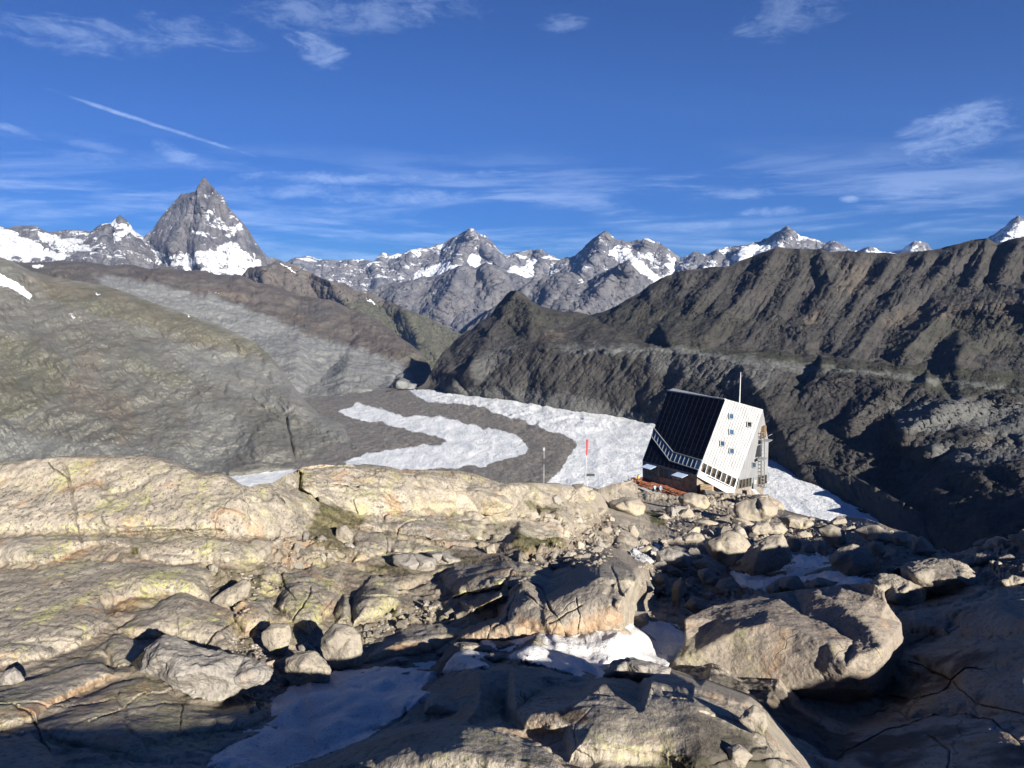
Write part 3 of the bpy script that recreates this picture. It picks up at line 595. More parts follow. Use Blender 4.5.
# -- the glacier: one sheet under everything, ice streams and the rubble between them
ICE = [[(406, 389), (430, 389), (459, 394), (510, 400), (560, 409), (610, 415), (653, 423), (700, 440), (771, 459), (809, 480), (840, 496), (879, 520), (900, 640), (500, 640), (545, 482), (551, 479), (561, 469), (569, 458), (577, 448), (574, 440), (560, 436), (521, 422), (499, 417), (484, 409), (452, 406), (427, 403)],
       [(337, 412), (356, 404), (375, 407), (403, 417), (437, 417), (469, 425), (500, 431), (520, 438), (529, 447), (524, 455), (505, 461), (478, 467), (450, 470), (386, 472), (352, 468), (343, 463), (370, 455), (400, 449), (428, 446), (446, 444), (438, 437), (415, 432), (385, 425), (350, 420)],
       [(225, 474), (295, 470), (320, 480), (290, 500), (230, 500)]]
def G_relief(X, Y, D):
    o = np.zeros(X.shape)
    for pts, w, a in [([(400, 392), (440, 410), (490, 420), (540, 440), (560, 455), (548, 478), (530, 500)], 10, -.008), ([(345, 414), (400, 425), (440, 432), (470, 440)], 6, .004), ([(450, 396), (560, 420), (640, 445), (760, 500)], 14, -.006)]:
        stroke_soft(X, Y, o, pts, w, a)
    return o
def G_disp(P, X, Y, D):
    lumpy = sstep(0, 6, poly_sd(X, Y, [(400, 385), (560, 405), (640, 425), (560, 440), (430, 405)]))
    return 5*fbm(P*np.array([1, .5, 1]), 60, 6, 131, .62, True)*(1+1.2*lumpy)
structure(sheet('glacier', -100, 960, [(-100, 450), (225, 450), (290, 400), (330, 396), (386, 388), (440, 381), (560, 400), (700, 425), (840, 470), (960, 520)], [(-100, 640), (960, 640)], .8, lin_field(GL_CTRL), M_GLACIER, G_relief, G_disp,
    {'ice': poly_attr([(p, 1.0) for p in ICE], (5, 26), 33, (-5, 5)),
     'dark': poly_attr([([(337, 412), (356, 404), (366, 412), (350, 420)], .45), ([(410, 436), (470, 438), (500, 446), (460, 456), (425, 452), (395, 456)], .32), ([(452, 403), (510, 415), (560, 432), (578, 446), (600, 444), (560, 422), (500, 410)], .25), ([(548, 482), (560, 470), (580, 452), (620, 460), (590, 478)], .3)], (6, 12), 37)}, 3, .05, 0, 1))

# -- unseen hill mass added right of the frame, shaped to shade the gorge
flank = [(740, 640, -230), (800, 800, -245), (860, 960, -280), (930, 1120, -340)]
nx, ny = 130, 130
XX, YY = np.meshgrid(np.linspace(420, 2200, nx), np.linspace(-900, 1500, ny))
fl = np.full(XX.shape, -470.0)
for (ax, ay, az), (bx, by, bz) in zip(flank[:-1], flank[1:]):
    t = np.clip(((XX-ax)*(bx-ax)+(YY-ay)*(by-ay))/((bx-ax)**2+(by-ay)**2), 0, 1)
    fl = np.maximum(fl, az+t*(bz-az)-.78*np.hypot(XX-ax-t*(bx-ax), YY-ay-t*(by-ay)))
PP = np.stack([XX, YY, fl], -1)
PP[..., 2] += 28*fbm(PP, 220, 6, 141, .6, True)
fk = mesh_from('shade_hill', PP.reshape(-1, 3), grid_faces(ny, nx), M_RIGHT)
structure(fk)
# ================================================================== THE ROCKY FOREGROUND
TILE = {'a': (0, 440), 'b': (256, 440), 'c': (512, 440), 'd': (768, 440), 'e': (0, 568), 'f': (256, 568), 'g': (512, 568), 'h': (768, 568)}
def T(t, pts): ox, oy = TILE[t]; return [(ox+x/3.84, oy+y/3.84) for x, y in pts]
F_TOP = [(-200, 466), (-60, 464), (0, 462), (39, 459.5), (60, 457), (86, 455.6), (118, 455), (146, 456), (158, 457), (169, 459.5), (184, 466), (198, 474), (210, 473), (221, 472), (242, 485), (250, 487), (256, 485), (272, 483), (286, 475), (295, 471), (303, 467), (320, 464.5), (344, 465), (365, 464), (386, 466), (402, 470), (430, 470), (459, 471), (470, 472.5), (482, 476.5), (499, 483), (512, 483), (520, 482), (540, 482), (559, 483.5), (575, 487), (590, 487), (598, 489), (606, 486), (612, 484), (622, 482.5), (640, 478), (660, 480), (690, 488), (730, 493), (768, 496), (778, 507), (786, 510), (800, 514), (818, 518), (830, 521), (836, 517), (850, 517), (866, 519), (877, 522), (888, 527), (898, 530), (914, 535), (926, 544), (937, 550), (948, 554), (956, 553), (968, 549), (980, 543), (990, 538), (997, 536), (1008, 539), (1024, 535), (1060, 530), (1200, 520)]
F_CTRL = [(-200, 466, 21), (0, 462, 20.5), (86, 455, 20.8), (146, 456, 21), (198, 474, 20.4), (242, 486, 20), (272, 483, 21.5), (303, 467, 26), (386, 466, 29), (459, 471, 31), (512, 483, 33), (559, 484, 42), (590, 488, 52), (600, 490, 80), (615, 485, 100), (640, 478, 124), (700, 490, 116), (768, 496, 114), (784, 510, 104), (830, 520, 84), (877, 521, 72), (898, 530, 62), (937, 550, 47), (956, 553, 41), (980, 543, 36), (997, 537, 31), (1024, 535, 27), (1200, 520, 24),
    (0, 490, 19.4), (90, 490, 19.6), (170, 492, 19.6), (240, 500, 19.6), (330, 490, 25.5), (420, 490, 28), (500, 500, 30.5), (560, 500, 38), (590, 505, 47), (610, 505, 78), (640, 500, 100), (700, 504, 102), (770, 510, 100),
    (-200, 532, 17.6), (0, 528, 17.6), (110, 530, 17.6), (230, 530, 18.2), (300, 520, 21.5), (360, 525, 24), (420, 520, 26), (480, 525, 27.5), (520, 520, 32), (600, 520, 52), (650, 520, 74), (700, 525, 74), (780, 530, 70), (850, 545, 49), (900, 560, 36),
    (-200, 565, 16.2), (0, 565, 16.2), (100, 560, 16.6), (200, 560, 17.2), (280, 560, 18.6), (350, 562, 20.2), (400, 566, 20.8), (450, 556, 22.5), (500, 550, 24.5), (560, 553, 28), (600, 545, 37), (650, 560, 40), (740, 560, 45), (800, 575, 36), (850, 575, 31), (905, 590, 25), (960, 575, 23), (1000, 580, 19.5), (1024, 560, 23), (1200, 560, 18),
    (-200, 600, 14.4), (0, 600, 14.4), (70, 590, 15.0), (150, 600, 14.8), (225, 590, 16), (280, 590, 16.6), (340, 600, 16.8), (390, 600, 17.2), (440, 590, 18.2), (460, 576, 19), (520, 570, 19.2), (600, 566, 18.8), (634, 569, 18.6), (520, 580, 16.4), (600, 578, 15.7), (637, 580, 15.3), (652, 585, 28), (655, 600, 29), (700, 600, 32), (760, 605, 28), (820, 610, 23), (880, 615, 19), (940, 610, 17.5), (1000, 610, 15.2),
    (-200, 650, 12.0), (0, 645, 12.5), (60, 650, 12.4), (120, 640, 13.0), (200, 640, 13.6), (260, 640, 14.0), (320, 650, 14), (360, 640, 14.6), (420, 610, 16.9), (470, 605, 16.4), (450, 640, 14.9), (540, 605, 15.2), (620, 605, 14.4), (540, 635, 14.4), (620, 632, 13.9), (650, 620, 21), (665, 645, 17.5), (720, 640, 17), (800, 640, 16.5), (880, 640, 17), (940, 640, 15.6), (1024, 620, 14), (1200, 620, 12.5),
    (-200, 700, 9.8), (0, 700, 10.0), (100, 700, 10.3), (200, 705, 10.4), (250, 690, 11.2), (300, 690, 11.6), (360, 672, 12.6), (440, 668, 13.2), (500, 660, 13.4), (560, 656, 13.4), (615, 650, 13.6), (660, 665, 14.2), (600, 672, 12.6), (640, 674, 12.8), (700, 680, 13.4), (800, 705, 13.2), (850, 722, 12.9), (880, 700, 13.6), (940, 690, 12.9), (1024, 680, 11.6), (1200, 680, 10.5),
    (250, 740, 9.0), (330, 715, 10.2), (390, 700, 10.8), (425, 700, 9.7), (480, 674, 10.5), (512, 666, 10.8), (560, 672, 10.6), (592, 680, 10.3), (480, 700, 9.4), (500, 712, 9.0),
    (310, 758, 9.2), (360, 738, 9.5), (410, 724, 9.3), (460, 714, 9.0), (506, 718, 8.9), (320, 768, 7.3), (366, 748, 7.5), (412, 735, 7.45), (464, 724, 7.3), (506, 730, 7.0), (400, 760, 6.8), (460, 745, 6.7), (420, 768, 6.5),
    (505, 705, 9.6), (516, 712, 7.7), (524, 730, 7.2), (600, 685, 8.2), (650, 683, 8.2), (700, 687, 8.1), (745, 702, 7.9), (552, 685, 10.0), (600, 677, 11.6), (650, 675, 12.0), (705, 679, 12.6), (752, 695, 12.6), (775, 740, 7.2), (800, 768, 6.8), (764, 705, 11.9), (790, 735, 10.9), (816, 768, 9.6),
    (560, 712, 7.45), (640, 710, 7.5), (700, 710, 7.5), (560, 742, 6.75), (640, 740, 6.8), (720, 740, 6.95), (600, 768, 6.15), (700, 768, 6.35), (520, 768, 6.1),
    (860, 740, 11.6), (940, 740, 10.6), (1024, 740, 9.6), (1200, 740, 8.8), (-200, 768, 7.4), (0, 768, 7.6), (120, 768, 7.8), (220, 768, 8.2), (280, 768, 8.6), (900, 780, 9.4), (1024, 780, 8.4), (1200, 800, 7.5),
    (-200, 940, 4.2), (0, 940, 4.2), (300, 940, 3.9), (600, 940, 3.5), (900, 940, 4.1), (1200, 940, 4.4)]
SLABS = [  # outline, how proud it stands (share of its distance), width of its rounded edge
    (T('a', [(-800, 60), (0, 70), (330, 50), (560, 50), (650, 65), (760, 120), (850, 115), (1010, 175), (1100, 190), (1150, 215), (1195, 245), (1180, 370), (1050, 375), (740, 352), (450, 350), (0, 345), (-800, 340)]), .030, 9),
    (T('a', [(-800, 352), (450, 362), (740, 366), (983, 388), (1140, 380), (1050, 420), (1020, 470), (850, 470), (640, 470), (540, 445), (480, 400), (350, 400), (180, 475), (0, 470), (-800, 480)]), .020, 6),
    (T('a', [(-800, 500), (160, 492), (350, 455), (540, 465), (700, 480), (830, 495), (800, 545), (808, 612), (770, 610), (640, 585), (470, 612), (405, 640), (410, 690), (440, 700), (300, 800), (150, 845), (0, 870), (-800, 900)]), .040, 12),
    (T('e', [(440, 238), (520, 180), (650, 108), (700, 85), (800, 128), (900, 170), (918, 240), (905, 300), (870, 318), (760, 290), (630, 258), (540, 280), (470, 248)]), .045, 11),
    (T('e', [(-300, 560), (0, 465), (310, 342), (400, 340), (435, 378), (448, 410), (300, 480), (180, 545), (130, 585), (-300, 660)]), .045, 7),
    (T('e', [(330, 335), (440, 255), (480, 258), (560, 300), (500, 368), (450, 380), (410, 340)]), .02, 5),
    (T('e', [(135, 600), (300, 500), (450, 432), (560, 410), (700, 500), (850, 522), (983, 478), (1060, 500), (1050, 560), (930, 620), (700, 640), (480, 720), (230, 660)]), .035, 10),
    (T('e', [(-300, 690), (0, 640), (120, 622), (190, 690), (240, 800), (-300, 900)]), .03, 7),
    (T('b', [(170, 205), (178, 112), (340, 90), (500, 92), (560, 112), (780, 116), (880, 138), (1000, 180), (1040, 230), (983, 282), (830, 272), (655, 262), (540, 282), (400, 300), (335, 288), (240, 230)]), .032, 10),
    (T('b', [(400, 312), (540, 292), (660, 272), (820, 284), (890, 300), (870, 385), (735, 398), (590, 382), (480, 350), (395, 345)]), .026, 7),
    (T('b', [(905, 300), (983, 290), (1040, 300), (1125, 350), (1110, 380), (1000, 400), (925, 395)]), .024, 6),
    (T('b', [(375, 372), (480, 358), (530, 392), (505, 440), (420, 462), (372, 468), (368, 420)]), .022, 5),
    (T('b', [(510, 395), (600, 390), (720, 410), (780, 460), (690, 440), (520, 440)]), .016, 5),
    (T('f', [(100, 25), (220, -20), (330, 2), (342, 80), (300, 165), (200, 255), (130, 205), (78, 150)]), .060, 11),
    (T('f', [(372, 102), (400, 60), (460, 18), (552, 58), (556, 138), (480, 188), (368, 218)]), .055, 9),
    (T('f', [(312, 120), (340, 90), (366, 108), (366, 210), (300, 215)]), .04, 5),
    (T('f', [(-85, 100), (0, 95), (62, 112), (72, 190), (30, 240), (-40, 252), (-95, 200)]), .045, 8),
    (T('f', [(5, 75), (20, 20), (88, 20), (92, 80), (62, 102), (10, 92)]), .03, 6),
    (T('f', [(705, 15), (760, -20), (983, -25), (1100, -30), (1240, 0), (983, 20), (935, 72), (860, 90), (780, 105), (720, 60)]), .035, 7),
    (T('f', [(775, 120), (870, 95), (940, 80), (975, 100), (920, 140), (870, 165), (800, 170)]), .045, 6),
    (T('g', [(-250, 300), (-215, 240), (-60, 178), (-20, 100), (20, 45), (130, -5), (300, -30), (400, -8), (445, 10), (505, 130), (512, 160), (445, 228), (360, 250), (210, 262), (0, 282), (-150, 292)]), .055, 9),
    (T('f', [(400, 378), (430, 338), (480, 288), (560, 232), (700, 202), (765, 222), (835, 240), (800, 282), (740, 292), (650, 328), (540, 345)]), .045, 9),
    (T('g', [(-335, 470), (-250, 398), (-100, 368), (60, 368), (140, 384), (250, 428), (300, 446), (130, 462), (50, 505), (0, 545), (-200, 570), (-335, 560)]), .05, 9),
    (T('g', [(5, 545), (60, 490), (160, 445), (340, 425), (440, 418), (520, 425), (620, 446), (700, 436), (850, 498), (890, 520), (983, 560), (1060, 650), (1150, 800), (700, 800), (560, 730), (215, 715), (190, 640), (30, 615)]), .07, 14),
    (T('f', [(200, 800), (420, 692), (600, 640), (800, 600), (983, 628), (1080, 652), (1170, 700), (1210, 800)]), .06, 12),
    (T('c', [(-60, 168), (60, 155), (220, 170), (215, 215), (100, 232), (0, 226)]), .03, 5),
    (T('c', [(185, 235), (310, 240), (350, 262), (330, 290), (250, 300), (200, 285)]), .03, 4),
    (T('c', [(330, 300), (420, 300), (470, 345), (478, 420), (455, 455), (400, 440), (385, 380)]), .045, 6),
    (T('c', [(20, 290), (110, 330), (140, 360), (60, 362), (0, 400), (-20, 350)]), .03, 5),
    (T('c', [(480, 365), (560, 358), (605, 400), (545, 420), (488, 402)]), .03, 4),
    (T('d', [(480, 500), (560, 468), (680, 458), (760, 478), (792, 505), (850, 560), (880, 580), (790, 585), (700, 592), (610, 575), (540, 545)]), .06, 8),
    (T('d', [(385, 548), (430, 518), (540, 533), (660, 597), (560, 622), (460, 700), (440, 620)]), .06, 6),
    (T('h', [(540, 330), (640, 285), (760, 275), (900, 270), (1100, 300), (1250, 380), (1200, 560), (983, 560), (800, 560), (700, 430), (640, 400)]), .03, 10),
    (T('h', [(720, 200), (800, 130), (983, 80), (1250, 40), (1250, 250), (1000, 255), (760, 262)]), .03, 10),
    (T('h', [(300, 600), (480, 575), (640, 562), (720, 565), (860, 580), (990, 690), (1200, 700), (1200, 900), (250, 900)]), .035, 10),
    (T('h', [(480, 200), (560, 160), (700, 190), (690, 250), (540, 240)]), .04, 8),
]
CRACKS = [(T('a', [(450, 355), (620, 350), (740, 347), (850, 345)]), 0.79, 0.0160), (T('a', [(700, 362), (860, 378), (983, 380)]), 0.86, 0.0144), (T('a', [(185, 108), (225, 128), (262, 152)]), 0.65, 0.0160), (T('a', [(240, 810), (330, 740), (480, 640)]), 0.50, 0.0064),
    (T('b', [(150, 112), (166, 128), (166, 190), (205, 212), (235, 240)]), 1.37, 0.0400), (T('b', [(75, 210), (108, 246)]), 0.72, 0.0160), (T('b', [(240, 176), (330, 184), (392, 190)]), 0.72, 0.0160), (T('b', [(540, 386), (548, 345), (590, 312), (650, 300)]), 0.58, 0.0112), (T('b', [(372, 240), (388, 290)]), 0.65, 0.0120), (T('b', [(600, 384), (660, 396), (722, 410)]), 0.65, 0.0144),
    (T('b', [(330, 330), (400, 352), (450, 342)]), 0.58, 0.0112), (T('b', [(500, 440), (505, 400), (490, 360)]), 0.58, 0.0112),
    (T('f', [(135, 200), (180, 140), (210, 90), (212, 60)]), 0.58, 0.0128), (T('f', [(366, 108), (500, 112), (552, 100)]), 0.58, 0.0096), (T('f', [(760, 108), (870, 92), (940, 76), (983, 10)]), 0.79, 0.0200), (T('f', [(100, 15), (105, 65), (150, 112)]), 0.65, 0.0160), (T('f', [(250, 180), (300, 110), (340, 70)]), 0.50, 0.0096),
    (T('g', [(-10, 72), (55, 42), (118, 82), (145, 160), (175, 195), (205, 250)]), 1.15, 0.0176), (T('g', [(380, -10), (405, 60), (430, 110), (446, 162)]), 0.94, 0.0128), (T('g', [(145, 218), (205, 190), (272, 150)]), 0.72, 0.0096), (T('g', [(50, 98), (100, 140), (162, 182)]), 0.58, 0.0080), (T('g', [(250, 120), (262, 190), (250, 250)]), 0.43, 0.0064), (T('g', [(-100, 180), (-80, 240), (-100, 290)]), 0.58, 0.0096),
    (T('g', [(200, 500), (330, 470), (430, 480), (540, 450)]), 0.86, 0.0080), (T('g', [(585, 455), (640, 470), (690, 500), (620, 490)]), 1.15, 0.0080), (T('g', [(730, 545), (800, 560), (890, 590)]), 1.15, 0.0080),
    (T('h', [(540, 360), (640, 400), (700, 430), (760, 388), (830, 380)]), 0.65, 0.0128), (T('h', [(700, 430), (800, 520), (983, 562)]), 0.58, 0.0112), (T('h', [(260, 720), (460, 620), (640, 562), (720, 560), (860, 580), (980, 690)]), 0.65, 0.0128), (T('h', [(370, 560), (470, 520), (560, 600)]), 0.86, 0.0120), (T('h', [(620, 640), (700, 700), (690, 780)]), 0.86, 0.0120), (T('h', [(460, 480), (560, 500), (660, 490), (700, 440)]), 0.86, 0.0112),
    (T('e', [(560, 480), (660, 470), (700, 520), (690, 620)]), 0.65, 0.0096), (T('e', [(340, 580), (450, 540), (560, 470)]), 0.58, 0.0080), (T('e', [(60, 520), (130, 560), (150, 630), (190, 700)]), 0.94, 0.0160), (T('e', [(790, 300), (820, 250), (905, 205)]), 0.72, 0.0160)]
RUB = [  # broken ground full of loose stones
    (T('c', [(230, 300), (350, 270), (420, 330), (390, 440), (330, 490), (120, 490), (0, 450), (60, 430), (220, 380)]), 1.0),
    (T('c', [(470, 430), (620, 380), (900, 470), (920, 600), (840, 640), (560, 640), (500, 560)]), 1.0),
    (T('c', [(560, 290), (700, 270), (983, 300), (983, 400), (740, 380), (600, 350)]), .8),
    (T('b', [(60, 380), (200, 370), (370, 440), (360, 470), (200, 480), (60, 490)]), .8),
    (T('f', [(410, 230), (560, 160), (700, 110), (760, 190), (600, 215), (460, 280), (410, 320)]), 1.0),
    (T('f', [(-120, 250), (60, 250), (110, 340), (290, 390), (100, 470), (-30, 560), (-60, 430)]), .7),
    (T('d', [(0, 330), (130, 300), (500, 350), (640, 420), (780, 460), (700, 560), (440, 540), (380, 520), (240, 440), (90, 430)]), .8),
    (T('d', [(640, 430), (1000, 360), (1000, 560), (860, 570), (760, 480)]), .9),
    (T('g', [(480, 60), (700, 60), (720, 160), (660, 250), (520, 200)]), .6),
    (T('c', [(600, 230), (983, 200), (983, 300), (560, 300)]), .8),
    (T('f', [(860, 330), (1100, 290), (1120, 370), (900, 380)]), .5)]
RUB = RUB+[(T('a', [(800, 560), (830, 490), (983, 500), (1070, 480), (1080, 560), (983, 600), (940, 680), (910, 720), (880, 640)]), .55)]
def pmask(X, Y, polys, warp=4, freq=14, seed=0, soft=(-2, 3)):
    o = np.zeros(X.shape); q = np.stack([X, Y, X*0], -1)
    wx = X+warp*fbm(q, freq, 4, seed, .6); wy = Y+warp*.7*fbm(q, freq*.7, 4, seed+1, .6)
    for pts, v in polys: local(wx, wy, pts, 10, lambda x, y, p: np.maximum(p, v*sstep(soft[0], soft[1], poly_sd(x, y, pts))), o)
    return o
def F_relief(X, Y, D):
    o = np.zeros(X.shape); cover = np.zeros(X.shape)
    q = np.stack([X, Y, X*0], -1)
    wx = X+2.2*fbm(q, 17, 5, 201, .6); wy = Y+1.5*fbm(q, 12, 5, 202, .6)
    for pts, lift, wd in SLABS:
        def f(x, y, p, pts=pts, wd=wd, lift=lift):
            sd = poly_sd(x, y, pts); return np.maximum(p, lift*(1-np.exp(-np.maximum(sd, 0)/wd)))
        local(wx, wy, pts, 2, f, o)
        local(wx, wy, pts, 2, lambda x, y, p, pts=pts: np.maximum(p, sstep(-.5, 2.0, poly_sd(x, y, pts))), cover)
    o = -o
    for pts, wd, dp in CRACKS: stroke_soft(wx, wy, o, pts, wd, dp)
    LAST['cover'] = cover
    o += .085*sstep(-2, 2.0, poly_sd(X, Y, [(622, 480), (630, 476), (643, 470), (700, 485), (706, 500), (690, 505), (664, 508), (640, 502), (624, 490)]))
    return o
def F_disp(P, X, Y, D):
    rub = pmask(X, Y, RUB, 5, 16, 211); LAST['rub'] = rub
    cover = LAST['cover']
    h = .22*fbm(P, 7.0, 3, 221, .5)*np.clip(D/25, .3, 3)
    h += (.13*fbm(P*np.array([1, 1, 1.5]), 1.6, 6, 225, .6)+.035*fbm(P*np.array([1, 1, 1.4]), .9, 5, 226, .6, True))*np.clip(D/22, .35, 2.5)
    h += .11*facets(P[..., 0]+.3*P[..., 2], P[..., 1]*.8+1.2*P[..., 2], 1.9, 4, 291, .5)*np.clip(D/18, .4, 2.6)
    W = P+.35*np.stack([fbm(P, 1.3, 3, 231), fbm(P, 1.3, 3, 232), fbm(P, 1.3, 3, 233)], -1)*2
    gate = sstep(-.12, .12, fbm(P, 5.0, 3, 237))
    jo = np.zeros(D.shape)
    for dv, L_, sd_ in (((.83, .55, .10), 2.3, 1), ((-.48, .86, .25), 3.1, 2), ((.2, -.1, 1.0), 1.15, 3)):
        u = (P@np.array(dv)+.22*fbm(P, 3.0, 4, 238+sd_, .6))/L_
        fr_ = np.abs(u-np.round(u)+.35*(noise3(np.floor(u+.5).reshape(-1, 1)*np.array([[7.3, 3.1, 1.7]])+.37, sd_).reshape(u.shape)))*L_
        wd_ = .03*np.clip(D/16, .8, 2)
        jo = np.maximum(jo, np.exp(-(fr_/wd_)**2)*sstep(-.05, .15, fbm(P, 4.0, 3, 248+sd_)))
    LAST['joint'] = jo*gate
    h -= .05*jo*gate*np.clip(D/12, .8, 3)
    e, r = cells(W*np.array([1, 1, 1.3]), 2.6, 241)
    h += (-.10*sstep(.10, 0, e)+.16*(r-.5)*sstep(0, .16, e))*(.35+.65*(1-cover))*np.clip(D/20, .35, 2.2)
    sc = np.clip(D/26, .45, 2.6)[..., None]
    e2, r2 = cells((W/sc)*1.0, .62, 251)
    h += rub*sc[..., 0]*(.48*(r2-.35)*sstep(0, .22, e2)-.06)
    h += (1-cover)*(1-rub)*.10*fbm(P, .7, 4, 261, .6)
    g = np.maximum(np.abs(np.gradient(D, axis=0)), np.abs(np.gradient(D, axis=1)))/D
    g = np.maximum(g, blur(g, 6)*1.2)
    return h/(1+(np.maximum(g-.006, 0)/.008)**2)
def F_lichen(X, Y, P, D):
    base = sstep(620, 250, X)*sstep(690, 600, Y)
    base = np.maximum(base, pmask(X, Y, [(T('g', [(0, 480), (340, 420), (700, 440), (983, 560), (1100, 768), (0, 768)]), .75), (T('f', [(200, 800), (420, 692), (800, 600), (983, 628), (1210, 800)]), .9), (T('a', [(-100, 40), (600, 40), (983, 190), (983, 260), (700, 300), (-100, 300)]), 1.0)], 4, 12, 7))
    return np.clip((.35+base*.75)*(1+1.3*fbm(P, 2.6, 4, 271)), 0, 1)*np.where(X > 560, .55, 1)
MOSS = [(T('b', [(240, 250), (290, 270), (420, 310), (380, 350), (340, 390), (360, 440), (240, 430), (165, 390), (200, 370), (215, 300)]), 1), (T('b', [(410, 480), (500, 473), (605, 515), (560, 522), (440, 497)]), 1), (T('b', [(740, 440), (860, 456), (860, 480), (790, 475)]), .9),
    (T('a', [(810, 490), (880, 480), (983, 500), (990, 560), (930, 600), (900, 620), (820, 600)]), .6), (T('c', [(505, 262), (560, 272), (605, 325), (560, 328), (520, 305)]), 1), (T('c', [(10, 345), (60, 372), (200, 398), (195, 430), (60, 435), (5, 415)]), 1), (T('c', [(20, 228), (100, 250), (190, 268), (185, 295), (60, 285)]), .8), (T('c', [(340, 188), (385, 198), (375, 216)]), 1),
    (T('g', [(540, 748), (640, 700), (760, 715), (810, 775), (560, 790)]), 1), (T('g', [(900, 730), (983, 720), (1000, 790), (910, 790)]), .8), (T('a', [(496, 400), (530, 410), (545, 445), (500, 440)]), 1), (T('b', [(438, 552), (462, 552), (462, 572), (440, 572)]), .9), (T('b', [(810, 360), (850, 370), (850, 405), (815, 400)]), .7), (T('e', [(520, 272), (560, 270), (575, 290), (530, 292)]), 1), (T('e', [(880, 320), (983, 260), (983, 290), (900, 335)]), .7), (T('f', [(-20, 100), (20, 0), (60, 0), (0, 110)]), .5)]
WARM = [(T('a', [(150, 488), (230, 440), (330, 405), (352, 432), (250, 470)]), 1), (T('a', [(400, 665), (420, 630), (470, 608), (640, 583), (655, 592), (560, 625), (440, 692)]), 1), (T('e', [(40, 530), (200, 495), (440, 395), (445, 420), (200, 535), (100, 590)]), .8), (T('g', [(0, 170), (200, 220), (360, 150), (445, 170), (430, 222), (250, 262), (0, 275)]), .55), (T('g', [(-240, 250), (0, 120), (0, 280), (-240, 295)]), .4),
    (T('f', [(430, 340), (560, 285), (700, 275), (765, 250), (740, 295), (560, 345), (400, 380)]), .75), (T('f', [(230, 130), (300, 110), (330, 150), (250, 230)]), .4), (T('f', [(780, 110), (930, 90), (930, 140), (800, 165)]), .5), (T('f', [(560, 140), (560, 170), (460, 200)]), .4), (T('e', [(150, 590), (400, 470), (560, 420), (600, 470), (300, 560)]), .35), (T('c', [(610, 560), (650, 520), (680, 560), (640, 640)]), .6)]
SOIL = [(T('g', [(175, 540), (210, 525), (285, 530), (305, 572), (220, 592), (180, 575)]), 1)]
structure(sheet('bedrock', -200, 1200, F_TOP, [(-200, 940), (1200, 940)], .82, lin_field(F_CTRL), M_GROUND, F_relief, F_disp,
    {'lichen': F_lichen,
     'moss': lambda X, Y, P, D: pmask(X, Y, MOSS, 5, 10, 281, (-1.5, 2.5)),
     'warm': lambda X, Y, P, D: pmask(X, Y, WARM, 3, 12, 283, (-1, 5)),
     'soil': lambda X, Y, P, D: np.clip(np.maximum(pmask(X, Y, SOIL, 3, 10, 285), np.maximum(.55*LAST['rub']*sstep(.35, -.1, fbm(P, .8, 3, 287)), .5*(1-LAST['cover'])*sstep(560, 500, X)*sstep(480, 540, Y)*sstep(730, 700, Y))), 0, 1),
     'darken': lambda X, Y, P, D: np.clip(.4*LAST['joint']+.8*sstep(.0, .30, fbm(P, 3.2, 5, 291, .62))*sstep(640, 700, X)*sstep(600, 640, Y), 0, .85)}, 4, .5, .5, 25, bdrop=.9, smoothn=14))  # last mask: darker along joints and in patches toward the lower right
FG = dict(LAST)
def ground_at(px, py, key='P'):
    c = (px-FG['x0'])/(FG['x1']-FG['x0'])*(FG['nc']-1); c = int(min(max(round(c), 0), FG['nc']-1))
    t = (py-FG['T'][c])/(FG['B'][c]-FG['T'][c]); r = int(min(max(round(t*(FG['nr']-1)), 0), FG['nr']-1))
    return FG[key][r, c]

# ------------------------------------------------------------------ old snow in the hollows
def snow_patch(pts, thick, seed, bump=.05, step=.9, lift=0.0):
    xs = [p[0] for p in pts]; ys = [p[1] for p in pts]
    x0, x1, y0, y1 = min(xs)-8, max(xs)+8, min(ys)-6, max(ys)+6
    def field(X, Y):
        cc = np.clip(np.round((X-FG['x0'])/(FG['x1']-FG['x0'])*(FG['nc']-1)).astype(int), 0, FG['nc']-1)
        tt = (Y-FG['T'][cc])/(FG['B'][cc]-FG['T'][cc]); rr = np.clip(np.round(tt*(FG['nr']-1)).astype(int), 0, FG['nr']-1)
        G = FG['P'][rr, cc]; dd = CP*G[..., 1]-SP*G[..., 2]
        return blur(1/dd, 30)
    def relief(X, Y, D):
        q = np.stack([X, Y, X*0], -1)
        sd = poly_sd(X+3*fbm(q, 16, 4, seed, .6), Y+2*fbm(q, 10, 4, seed+1, .6), pts)
        return -thick*sstep(-3, 9, sd)*(.75+.5*fbm(q, 40, 3, seed+8))+.05*sstep(-1, -5, sd)-lift
    def disp(P, X, Y, D):
        k = np.clip(D/12, .7, 6)
        e, _ = cells(P/k[..., None], .30, seed+3)
        return bump*k*(3.2*fbm(P, 1.3, 3, seed+5)+1.3*e*.5+.5*fbm(P/k[..., None], .35, 3, seed+6))
    keepf = lambda X, Y: poly_sd(X, Y, pts) > -5
    o = sheet('snow_patch', x0, x1, [(x0, y0), (x1, y0)], [(x0, y1), (x1, y1)], step, field, M_SNOW, relief, disp, {}, 1, .02, 0, 1, keep=keepf)
    return structure(o)
snow_patch(T('f', [(-180, 760), (-60, 640), (60, 540), (130, 465), (280, 440), (300, 405), (420, 385), (520, 360), (560, 340), (640, 350), (740, 345), (800, 330), (870, 350), (880, 385), (800, 385), (690, 395), (640, 440), (620, 470), (650, 500), (560, 560), (420, 650), (330, 690), (200, 740), (60, 800), (-100, 800)]), .035, 301)
